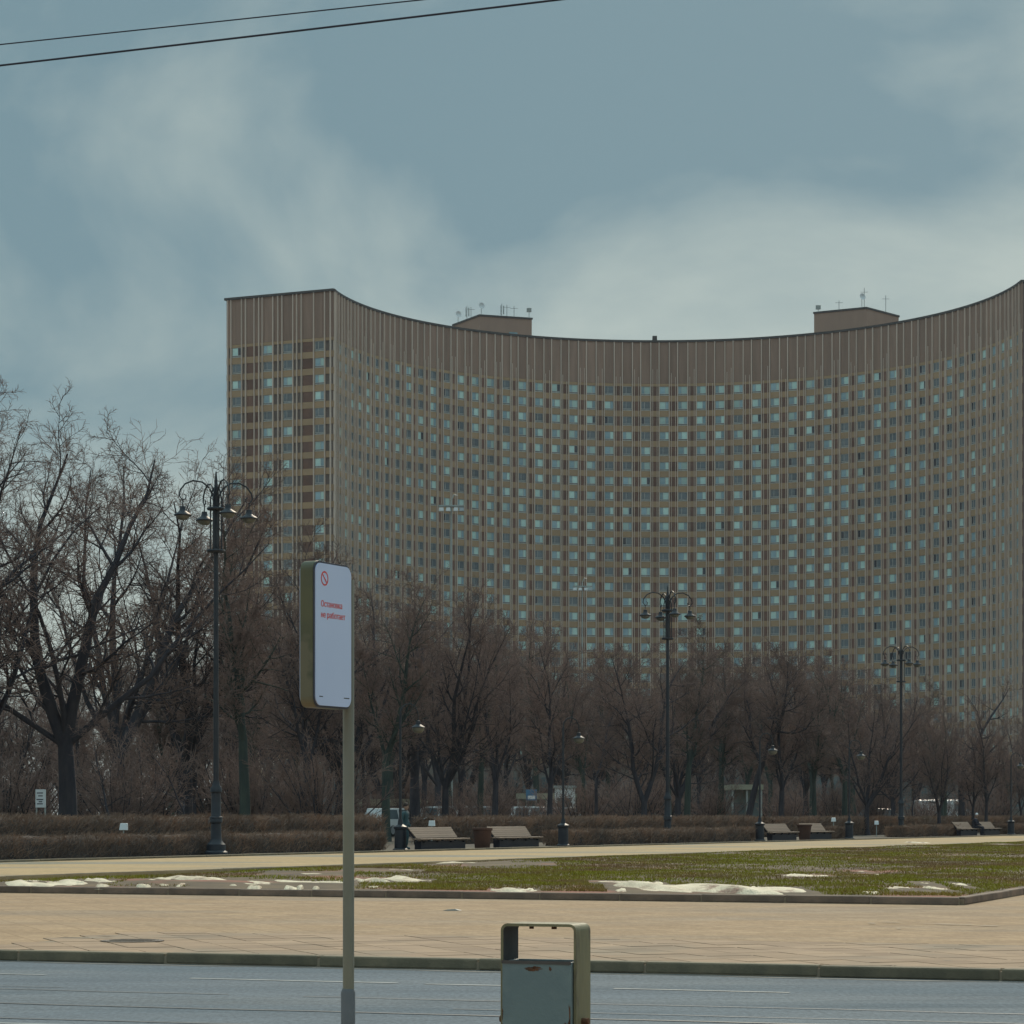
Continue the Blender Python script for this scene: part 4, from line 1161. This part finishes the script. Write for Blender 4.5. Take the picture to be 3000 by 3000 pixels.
# ------------------------------------------------------------------ people
def body(name, joints, bones, matl, parent, sub=2):
    me = bpy.data.meshes.new(name)
    keys = list(joints)
    me.from_pydata([joints[k][0] for k in keys], [(keys.index(a), keys.index(b)) for a, b in bones], [])
    me.materials.append(matl)
    o = link(name, me, parent)
    sk = o.modifiers.new('skin', 'SKIN'); sk.use_smooth_shade = True
    for i, k in enumerate(keys):
        r = joints[k][1]; me.skin_vertices[0].data[i].radius = (r, r * (joints[k][2] if len(joints[k]) > 2 else 1))
        me.skin_vertices[0].data[i].use_root = (i == 0)
    sb = o.modifiers.new('sub', 'SUBSURF'); sb.levels = sub; sb.render_levels = sub
    return o
BON = [('pel', 'ch'), ('ch', 'nk'), ('ch', 'sl'), ('sl', 'el'), ('el', 'wl'), ('ch', 'sr'), ('sr', 'er'), ('er', 'wr'), ('pel', 'hl'), ('hl', 'kl'), ('kl', 'al'), ('al', 'tl'), ('pel', 'hr'), ('hr', 'kr'), ('kr', 'ar'), ('ar', 'tr')]
def head(parent, c, hatm, hairm, face):
    mb = MB().lathe([(.01, -.115), (.045, -.11), (.068, -.07), (.078, -.01), (.08, .04), (.066, .09), (.035, .12), (.005, .125)], 14)
    h = mb.obj('head', M['skin'], parent, True); h.location = c
    n = MB().box((0, 0, 0), (.02, .03, .04)).obj('nose', M['skin'], h); n.location = (0, -.085, -.03)
    g = MB().lathe([(.082, 0), (.09, .03), (.084, .08), (.06, .115), (.02, .135)], 14).obj('hat' if hatm else 'hair', hatm or hairm, h, True); g.location = (0, .012, .02)
    h.rotation_euler = (0, 0, face)
# seated, dark clothes, white hat
x, y, _ = loc(2868, 2.5)
ps = empty('person', (x, y, .302), ROT_P)
tag(ps, 'person in dark clothes with a white hat sitting on a bench at the far right', 'person')
J = {'pel': ((0, .22, .50), .15, .8), 'ch': ((0, .22, .86), .17, .75), 'nk': ((0, .17, 1.04), .06), 'sl': ((-.19, .2, .95), .075), 'el': ((-.24, .08, .70), .055), 'wl': ((-.12, -.12, .60), .042),
     'sr': ((.19, .2, .95), .075), 'er': ((.24, .08, .70), .055), 'wr': ((.12, -.12, .60), .042), 'hl': ((-.10, .16, .48), .095), 'kl': ((-.12, -.24, .50), .075), 'al': ((-.12, -.20, .09), .05), 'tl': ((-.13, -.36, .05), .04),
     'hr': ((.10, .16, .48), .095), 'kr': ((.12, -.24, .50), .075), 'ar': ((.12, -.22, .09), .05), 'tr': ((.13, -.38, .05), .04)}
body('body', J, BON, M['coat_dark'], ps)
head(ps, (0, .12, 1.19), M['hat_white'], None, 0)
# standing beside the lantern
x, y, _ = loc(1186, 2.6)
pw = empty('person', (x, y, .285), R(70))
tag(pw, 'person in a dark green jacket standing behind the lantern left of the near benches', 'person')
J = {'pel': ((0, 0, .88), .14, .8), 'ch': ((0, -.02, 1.22), .17, .75), 'nk': ((0, -.03, 1.40), .06), 'sl': ((-.2, 0, 1.32), .075), 'el': ((-.25, .02, 1.04), .055), 'wl': ((-.22, -.08, .80), .042),
     'sr': ((.2, 0, 1.32), .075), 'er': ((.25, .02, 1.04), .055), 'wr': ((.2, -.12, .82), .042), 'hl': ((-.1, 0, .84), .095), 'kl': ((-.1, -.03, .46), .07), 'al': ((-.1, .02, .09), .05), 'tl': ((-.11, -.14, .05), .045),
     'hr': ((.1, 0, .84), .095), 'kr': ((.1, -.05, .46), .07), 'ar': ((.11, .0, .09), .05), 'tr': ((.12, -.16, .05), .045)}
body('body', J, BON, M['coat_teal'], pw)
head(pw, (0, -.05, 1.53), None, M['hair'], .3)

# ------------------------------------------------------------------ cars, pavilions, signs behind the hedges
def car(x, y, rz, paint, label, L=4.4, W=1.8, Hh=1.62, van=False):
    o = empty('parked_van' if van else 'parked_car', (x, y, .287), rz)
    tag(o, label, 'van' if van else 'car', None if van else 'cars parked behind the hedges')
    h = L / 2; wl = Hh * .56
    if van:
        prof = [(-h, .35), (-h, Hh * .93), (-h + .12, Hh), (h - 1.5, Hh), (h - .55, Hh * .62), (h - .05, Hh * .50), (h, .4), (h - .2, .28), (-h + .1, .28)]
    else:
        prof = [(-h, .45), (-h + .06, wl * .95), (-h + .2, wl), (h - 1.2, wl), (h - .15, wl * .84), (h, .5), (h - .1, .26), (-h + .1, .26)]
    mb = MB(); n = len(prof)
    ys = [(-W / 2, .94), (-W / 2 + .08, 1), (W / 2 - .08, 1), (W / 2, .94)]
    vs = [(px * (1 if k == 1 else .985), yy, .26 + (pz - .26) * k) for yy, k in ys for px, pz in prof]
    fs = [(a * n + i, a * n + (i + 1) % n, (a + 1) * n + (i + 1) % n, (a + 1) * n + i) for a in range(3) for i in range(n)]
    fs += [tuple(range(n)), tuple(range(4 * n - 1, 3 * n - 1, -1))]
    mb.add(vs, fs); mb.obj('body', paint, o, bevel=.03)
    if not van:
        cab = [(-h + .25, wl - .01), (-h + .6, Hh - .02), (-h + .9, Hh), (h - 2.05, Hh), (h - 1.75, Hh - .05), (h - 1.1, wl - .01)]
        m = len(cab); vs = []
        for yy, k in ((-W / 2 + .03, 0), (-W / 2 + .18, 1), (W / 2 - .18, 1), (W / 2 - .03, 0)):
            pass
        for sg in (-1, 1):
            for px, pz in cab:
                t = (pz - wl) / (Hh - wl); vs.append((px, sg * (W / 2 - .04 - .17 * t), pz))
        fs = [(i, (i + 1) % m, m + (i + 1) % m, m + i) for i in range(m)] + [tuple(range(m - 1, -1, -1)), tuple(range(m, 2 * m))]
        MB().add(vs, fs).obj('cabin', paint, o, bevel=.03)
        for sg in (-1, 1):
            for x0, x1 in ((-h + .62, -h + 1.55), (-h + 1.62, h - 1.72)):
                p = []
                for px, t in ((x0, .12), (x1, .12), (x1 - .12 * (x1 > 0), .86), (x0 + .1, .86)):
                    zz = wl + (Hh - wl) * t; p.append((px, sg * (W / 2 - .04 - .17 * t + .008), zz))
                MB().add(p, [(0, 1, 2, 3)] if sg < 0 else [(3, 2, 1, 0)]).obj('window', M['carglass'], o)
        MB().add([(h - 1.72, -W / 2 + .25, Hh - .08), (h - 1.72, W / 2 - .25, Hh - .08), (h - 1.11, W / 2 - .13, wl + .03), (h - 1.11, -W / 2 + .13, wl + .03)], [(0, 1, 2, 3)][::1]).obj('windscreen', M['carglass'], o)
    else:
        MB().add([(h - 1.46, -W / 2 + .15, Hh - .06), (h - 1.46, W / 2 - .15, Hh - .06), (h - .58, W / 2 - .1, Hh * .64), (h - .58, -W / 2 + .1, Hh * .64)], [(0, 3, 2, 1)]).obj('windscreen', M['carglass'], o)
        for sg in (-1, 1):
            MB().box((h - 1.55, sg * (W / 2 + .002), Hh * .62), (.8, .012, Hh * .25)).obj('window', M['carglass'], o)
    for sx in (-h + .85, h - .85):
        for sg in (-1, 1):
            t = MB().tube([(0, -.1, 0), (0, .1, 0)], .33, 18).obj('wheel', M['tyre'], o); t.location = (sx, sg * (W / 2 - .1), .33)
            r_ = MB().tube([(0, -.105, 0), (0, .105, 0)], .2, 14).obj('rim', M['rim'], t)
    for sg in (-1, 1):
        MB().box((h - .04, sg * (W / 2 - .3), .58), (.1, .34, .14)).obj('headlight', M['lampglass'], o)
        MB().box((-h + .04, sg * (W / 2 - .25), .66), (.1, .26, .18)).obj('tail_light', M['tail'], o)
for u, d, rz, pm, lab, hh in ((1262, 168, R(176), 'car_white', 'white car parked behind the gap in the hedges above the near left bench', 1.78),
                              (1150, 150, R(60), 'car_white', 'white car seen beside the standing person', 1.62),
                              (1573, 176, R(5), 'car_white', 'white car behind the tall hedge below the blue sign', 1.8),
                              (1664, 180, R(4), 'car_grey', 'silver car behind the tall hedge beside the lantern', 1.75),
                              (1372, 172, R(184), 'car_grey', 'silver car behind the tall hedge above the near planter', 1.8),
                              (2590, 206, R(8), 'car_dark', 'dark car behind the tall hedge left of the far big street lamp', 1.7)):
    car(atd(u, d), d, rz, M[pm], lab, Hh=hh)
car(atd(2768, 215), 215, R(4), M['car_white'], 'white van parked behind the hedge at the right', L=5.0, W=2.0, Hh=2.45, van=True)

def pavilion(u0, u1, d, z0, z1, label):
    x0, x1 = atd(u0, d), atd(u1, d)
    o = empty('pavilion', ((x0 + x1) / 2, d, .285)); tag(o, label, 'pavilion', 'low pavilions behind the trees')
    w = x1 - x0
    MB().box((0, 3, z0 - .285), (w, 7, z1 - z0)).obj('roof', M['pavil'], o)
    MB().box((0, 3.6, 0), (w * .9, 5, z0 - .29)).obj('wall', M['pavwall'], o)
    n = max(2, int(w / 1.7))
    for k in range(n + 1):
        MB().box((-w / 2 + .15 + (w - .3) * k / n, -.3, 0), (.14, .14, z0 - .29)).obj('post', M['galv'], o)
    for k in range(n):
        MB().box((-w * .42 + w * .84 * (k + .5) / n, 1.08, .9), (w * .84 / n - .12, .06, 1.3)).obj('pane', M['podglass'], o)
pavilion(1045, 1245, 203, 2.2, 2.75, 'long low pavilion, pale roof edge, behind trees left of the near benches')
pavilion(1512, 1690, 204, 2.75, 3.2, 'low pavilion, yellowish roof edge, behind trees left of the middle big lamp')
pavilion(2140, 2235, 206, 3.5, 3.9, 'small pavilion with a yellow-lit roof edge behind the leaning tree')
pavilion(560, 705, 250, 2.0, 2.5, 'low pavilion with a pale roof edge behind the trees at the nearest big street lamp')
# kiosk panel
d = 196; o = empty('kiosk', (atd(1655, d), d, .285)); tag(o, 'pale upright kiosk behind the lantern right of the near benches', 'kiosk')
MB().box((0, 0, 0), (1.5, 1.3, 3.2)).obj('cabin', M['white'], o, bevel=.03)
MB().box((0, 0, 3.202), (1.7, 1.5, .22)).obj('roof', M['galv'], o)
MB().box((-.1, -.66, 1.2), (.9, .04, 1.3)).obj('window', M['podglass'], o)
def board(u, v0, v1, w, d, m, lab, post=True):
    x = atd(u, d); z0, z1 = zof(v1, d), zof(v0, d)
    o = empty('notice_board', (x, d, .285)); tag(o, lab, 'sign')
    MB().box((0, 0, z0 - .285), (w, .06, z1 - z0)).obj('panel', m, o, bevel=.01)
    for k in (-1, 1):
        MB().tube([(k * w * .42, .06, -.05), (k * w * .42, .06, z1 - .3)], .03, 8).obj('post', M['galv'], o)
    return o, z1 - z0, z0 - .285
o, h, zb = board(119, 2313, 2366, .36, 93, M['white'], 'small white information board beside the trunk of the forked tree')
for k, (w, zz) in enumerate(((.22, .78), (.16, .62), (.24, .42), (.12, .3), (.2, .18))):
    MB().box((-.02 + .02 * (k % 2), -.034, zb + h * zz), (w, .006, h * .055)).obj('print', M['ink'], o)
o, h, zb = board(1557, 2313, 2345, .75, 180, M['signblue'], 'small blue sign among the trees above the right bench of the near pair')
MB().box((0, -.034, zb + .1), (.5, .006, h * .3)).obj('print', M['white'], o)
def flood(u, v, d, lab):
    x = atd(u, d); z = zof(v, d)
    o = empty('floodlight', (x, d, .285), R(rs.uniform(-30, 30))); tag(o, lab, 'floodlight', 'small white ground floodlights')
    MB().tube([(0, 0, -.05), (0, 0, z - .285 - .08)], .025, 6).obj('stake', M['galv'], o)
    MB().box((0, 0, z - .285 - .10), (.26, .14, .22), lean=.04, taper=.85).obj('lamp_head', M['white'], o, bevel=.015)
flood(362, 2423, loc(362, 5.5)[1], 'small white floodlight between the low and the tall hedge on the left')
flood(1265, 2413, loc(1265, 6)[1], 'small white floodlight behind the left bench of the near pair')
flood(2442, 2402, loc(2442, 6)[1], 'small white floodlight right of the second pair of benches')
flood(2568, 2411, loc(2568, 6)[1], 'small white floodlight left of the far big street lamp')

# ------------------------------------------------------------------ bus stop sign and litter bin
DS = 13.0
px_, py_ = atd(1019, DS), DS + .055
stop = empty('bus_stop_sign', (px_, py_, .12))
tag(stop, 'bus stop flag on a tall pole, white face with red lettering', 'bus stop sign')
MB().tube([(0, 0, -.02), (0, 0, 2.60)], .0285, 20).obj('pole', M['polemat'], stop, True)
sl_ = MB().lathe([(.036, 0), (.036, .55), (.031, .565), (.029, .57)], 20).obj('sleeve', M['sleeve'], stop, True); sl_.location = (-.002, 0, -.01)
MB().lathe([(.09, 0), (.09, .012), (.045, .02), (.04, .05)], 20).obj('foot', M['sleeve'], stop, True)
YAW = R(64)
SW, SH, SD = .37, .715, .074
# local frame of the box: x along the face, y into the box, z up
def rrect(w, h, r, n=6):
    p = []
    for cx, cz, a0 in ((w / 2 - r, h / 2 - r, 0), (-w / 2 + r, h / 2 - r, 90), (-w / 2 + r, -h / 2 + r, 180), (w / 2 - r, -h / 2 + r, 270)):
        for k in range(n + 1):
            a = R(a0 + 90 * k / n); p.append((cx + r * math.cos(a), cz + r * math.sin(a)))
    return p
def rplate(w, h, r, y0, y1):
    mb = MB(); p = rrect(w, h, r); n = len(p)
    vs = [(a, y0, b) for a, b in p] + [(a, y1, b) for a, b in p]
    fs = [tuple(range(n)), tuple(range(2 * n - 1, n - 1, -1))] + [(i, n + i, n + (i + 1) % n, (i + 1) % n) for i in range(n)]
    return mb.add(vs, fs)
ctr = Vector((atd(1027, DS) - SW / 2 * math.cos(YAW), DS - SW / 2 * math.sin(YAW), 2.785 - SH / 2)) - stop.location
def sput(mb, name, m, **k):
    o = mb.obj(name, m, stop, **k); o.location = ctr; o.rotation_euler = (0, 0, YAW); return o
box_ = sput(rplate(SW, SH, .05, 0.0, SD), 'box', M['olive'], bevel=.006)
rim = rplate(SW - .004, SH - .004, .05, -.004, -.0002).obj('rim', M['ink'], box_)
face = rplate(SW - .022, SH - .022, .045, -.010, -.0045).obj('face', M['sign_face'], box_)
sput(rplate(SW - .022, SH - .022, .045, SD + .0005, SD + .006), 'back_face', M['sign_face'])
def text(body, x, z, height, width, m, parent):
    cu = bpy.data.curves.new('lettering', 'FONT'); cu.body = body; cu.size = height / .72; cu.resolution_u = 3; cu.fill_mode = 'FRONT'
    o = bpy.data.objects.new('lettering_tmp', cu); COL.objects.link(o)
    bpy.context.view_layer.update()
    dg = bpy.context.evaluated_depsgraph_get()
    c2 = o.evaluated_get(dg).to_curve(dg, apply_modifiers=False).copy()
    bars = []                                        # crossbars that overlap their stems are rebuilt so that they butt against them
    sps = list(c2.splines)
    ext = lambda sp, i: (min(p.co[i] for p in sp.bezier_points), max(p.co[i] for p in sp.bezier_points))
    boxes = [(sp, ext(sp, 0), ext(sp, 1)) for sp in sps if len(sp.bezier_points) == 4]
    for sp, bx_e, bz_e in boxes:
        if bx_e[1] - bx_e[0] > 1.5 * (bz_e[1] - bz_e[0]):
            st = [q for q in boxes if q[0] is not sp and q[1][0] < bx_e[1] and q[1][1] > bx_e[0] and q[2][1] - q[2][0] > 2 * (q[1][1] - q[1][0])]
            if len(st) == 2:
                st.sort(key=lambda q: q[1][0]); bars.append((sp, st[0][1][1], st[1][1][0], bz_e[0], bz_e[1]))
    rects = [q[1:] for q in bars]
    for q in bars: c2.splines.remove(q[0])
    t_ = bpy.data.objects.new('lettering_tmp2', c2); COL.objects.link(t_); bpy.context.view_layer.update()
    me = bpy.data.meshes.new_from_object(t_.evaluated_get(bpy.context.evaluated_depsgraph_get()))
    bpy.data.objects.remove(t_); bpy.data.objects.remove(o)
    vs = [tuple(v.co) for v in me.vertices]; fs = [tuple(p.vertices) for p in me.polygons]
    for x0_, x1_, z0_, z1_ in rects:
        k_ = len(vs); vs += [(x0_, z0_, 0), (x1_, z0_, 0), (x1_, z1_, 0), (x0_, z1_, 0)]; fs.append((k_, k_ + 1, k_ + 2, k_ + 3))
    me = bpy.data.meshes.new('lettering'); me.from_pydata(vs, [], fs)
    me.name = 'lettering'; me.materials.clear(); me.materials.append(m)
    xs = [v.co.x for v in me.vertices]
    k = width / (max(xs) - min(xs)) if width else 1
    for v in me.vertices:
        v.co = Vector(((v.co.x - min(xs)) * k, v.co.z, v.co.y)) if False else Vector(((v.co.x - min(xs)) * k, -v.co.z, v.co.y))
    vs = [tuple(v.co) for v in me.vertices]; fs = [tuple(p.vertices) for p in me.polygons]; n_ = len(vs)      # heavier strokes
    V_ = [(a + d_, b - e_, c) for d_, e_ in ((0, 0), (-.0011, .00015), (.0011, .0003)) for a, b, c in vs]
    F_ = [tuple(q + j * n_ for q in f) for j in range(3) for f in fs]
    me = bpy.data.meshes.new('lettering'); me.from_pydata(V_, [], F_); me.materials.append(m)
    t = link('lettering', me, parent); t.location = (x, -.0104, z)
    return t
x0 = -SW / 2 + .062
text('Остановка', x0, SH / 2 - .222, .030, .205, M['red'], box_)
text('не работает', x0, SH / 2 - .275, .030, .235, M['red'], box_)
# round emblem: ring with an oblique stroke
mb = MB(); n = 28
for k in range(n):
    a0, a1 = 2 * math.pi * k / n, 2 * math.pi * (k + 1) / n
    p = []
    for a, r in ((a0, .028), (a1, .028), (a1, .036), (a0, .036)):
        p.append((r * math.cos(a), 0, r * math.sin(a)))
    mb.add(p, [(0, 1, 2, 3)][::1])
mb.add([(-.022, 0, .016), (-.016, 0, .022), (.022, 0, -.016), (.016, 0, -.022)], [(0, 3, 2, 1)])
e = mb.obj('emblem', M['red'], box_); e.location = (-SW / 2 + .096, -.0104, SH / 2 - .084)
for xx, w in ((-SW / 2 + .045, .035), (SW / 2 - .085, .055)):
    q = MB().add([(0, 0, 0), (w, 0, 0), (w, 0, .005), (0, 0, .005)], [(0, 1, 2, 3)]).obj('small_print', M['ink'], box_); q.location = (xx, -.0104, -SH / 2 + .052)
for zz in (-.2, .2):
    k = MB().box((0, 0, -.02), (.05, .05, .04)).obj('clamp', M['sleeve'], stop); k.location = (ctr.x + SW / 2 * math.cos(YAW) - .05, ctr.y + SW / 2 * math.sin(YAW) + .03, ctr.z + zz); k.rotation_euler = (0, 0, YAW)

BW, BD = .40, .21
bx_, by_ = atd(1599, DS), DS + .05
lb = empty('litter_bin', (bx_, by_, .12), R(-21))
tag(lb, 'blue grey litter bin hung in a rusty olive hoop frame by the road', 'litter bin')
def hoop():
    o_ = []; t = .014; r = .036; zt = 1.008 - .12
    for rr, off in ((r, 0), (r - t, t)):
        path_ = [(-BW / 2 + off, 0)]
        for k in range(7):
            a = R(180 - 90 * k / 6); path_.append((-BW / 2 + r + rr * math.cos(a), zt - r + rr * math.sin(a)))
        for k in range(7):
            a = R(90 - 90 * k / 6); path_.append((BW / 2 - r + rr * math.cos(a), zt - r + rr * math.sin(a)))
        path_.append((BW / 2 - off, 0))
        o_.append(path_)
    n = len(o_[0]); vs = []; fin = []
    for yy in (-BD / 2, BD / 2):
        for pp in o_:
            vs += [(a, yy, b) for a, b in pp]
    fs = []
    for i in range(n - 1):
        a, b, c, d_ = i, n + i, 2 * n + i, 3 * n + i
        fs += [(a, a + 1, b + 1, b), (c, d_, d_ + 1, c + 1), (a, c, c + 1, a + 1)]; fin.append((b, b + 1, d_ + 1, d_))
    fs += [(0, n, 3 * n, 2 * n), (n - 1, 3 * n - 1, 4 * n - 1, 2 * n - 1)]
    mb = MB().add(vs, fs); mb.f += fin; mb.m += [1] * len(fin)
    return mb
hoop().obj('frame', [M['binframe'], M['binframe_in_shade']], lb)
bd = MB(); w2 = BW / 2 - .019
for (a, b, c, d_) in ((-w2, -.135, w2, -.125), (-w2, .085, w2, .095), (-w2, -.1245, -w2 + .008, .0845), (w2 - .008, -.1245, w2, .0845)):
    bd.prism([(a, b), (c, b), (c, d_), (a, d_)], .13, .702)
bd.prism([(-w2, -.135), (w2, -.135), (w2, .095), (-w2, .095)], .118, .1295)
body_ = bd.obj('bucket', M['binblue'], lb, bevel=.004)
ln = MB()
for a, b, c, d_ in ((-w2 - .002, -.139, w2 + .002, -.1355),):
    ln.prism([(a, b), (c, b), (c, d_), (a, d_)], .69, .706)
ln.obj('lip', M['coping'], body_)
def blotch(x, z, w, h, seed):
    r = np.random.default_rng(seed); n = 22; vs = []
    for k in range(n):
        a = 2 * math.pi * k / n; q = 1 + r.normal(0, .22)
        vs.append((min(max(x + w / 2 * q * math.cos(a), -w2 + .001), w2 - .001), -.1362, z + h / 2 * q * math.sin(a)))
    return vs, [tuple(range(n))]
for k, (x, z, w, h) in enumerate(((-.175, .29, .06, .16), (-.183, .44, .014, .09), (.168, .30, .07, .20), (.18, .44, .014, .12), (-.17, .20, .14, .12), (.15, .18, .16, .12), (-.02, .665, .085, .016), (-.0, .672, .05, .014), (.075, .668, .014, .02))):
    v_, f_ = blotch(x, z, w, h, k)
    MB().add(v_, f_).obj('rust_patch', M['rust'], body_)
for sg in (-1, 1):
    MB().tube([(sg * (BW / 2 - .02), -.02, .405), (sg * (BW / 2 + .035), -.02, .405)], .017, 12).obj('pivot', M['rust'], lb, True)
for xx, s in ((-.075, .012), (.045, .014)):
    MB().tube([(xx, 0, .858), (xx, 0, .877)], s, 10).obj('bolt', M['rust'], lb)
MB().prism([(-.24, -.14), (.24, -.14), (.24, .14), (-.24, .14)], -.02, .045).obj('foot', M['kerb'], lb, bevel=.01)

# ------------------------------------------------------------------ overhead cables along the road
def cable(v0, u1, z, r, label, sag):
    d0 = F * (z - EYE) / (HZ - v0); d1 = F * (z - EYE) / HZ
    a = Vector((atd(0, d0), d0, z)); b = Vector((atd(u1, d1), d1, z)); dr = (b - a).normalized()
    pts = []
    for k in range(-24, 25):
        p = (a + b) / 2 + dr * k * 1.6; pts.append((p.x, p.y, z + sag * ((k * 1.6) ** 2) / 900))
    tag(MB().tube(pts, r, 8).obj('overhead_cable', M['wire'], None, True), label, 'cable', 'overhead cables above the road')
cable(193, 1640, 6.5, .0068, 'lower and thicker of the two dark overhead cables at the top left', .5)
cable(131, 1235, 6.7, .0045, 'upper and thinner of the two dark overhead cables at the top left', .4)

# ------------------------------------------------------------------ haze over the whole place
HAZE = 0.00008
hz_m = bpy.data.materials.new('haze'); hz_m.use_nodes = True
for n in list(hz_m.node_tree.nodes): hz_m.node_tree.nodes.remove(n)
pv = hz_m.node_tree.nodes.new('ShaderNodeVolumePrincipled'); pv.inputs['Color'].default_value = (.80, .84, .92, 1); pv.inputs['Density'].default_value = HAZE; pv.inputs['Anisotropy'].default_value = .2
om = hz_m.node_tree.nodes.new('ShaderNodeOutputMaterial'); hz_m.node_tree.links.new(pv.outputs[0], om.inputs['Volume'])
tag(MB().box((0, 3000, -2.1), (12400, 12400, 108)).obj('haze', hz_m), 'thin grey haze in the air', kind='stuff')
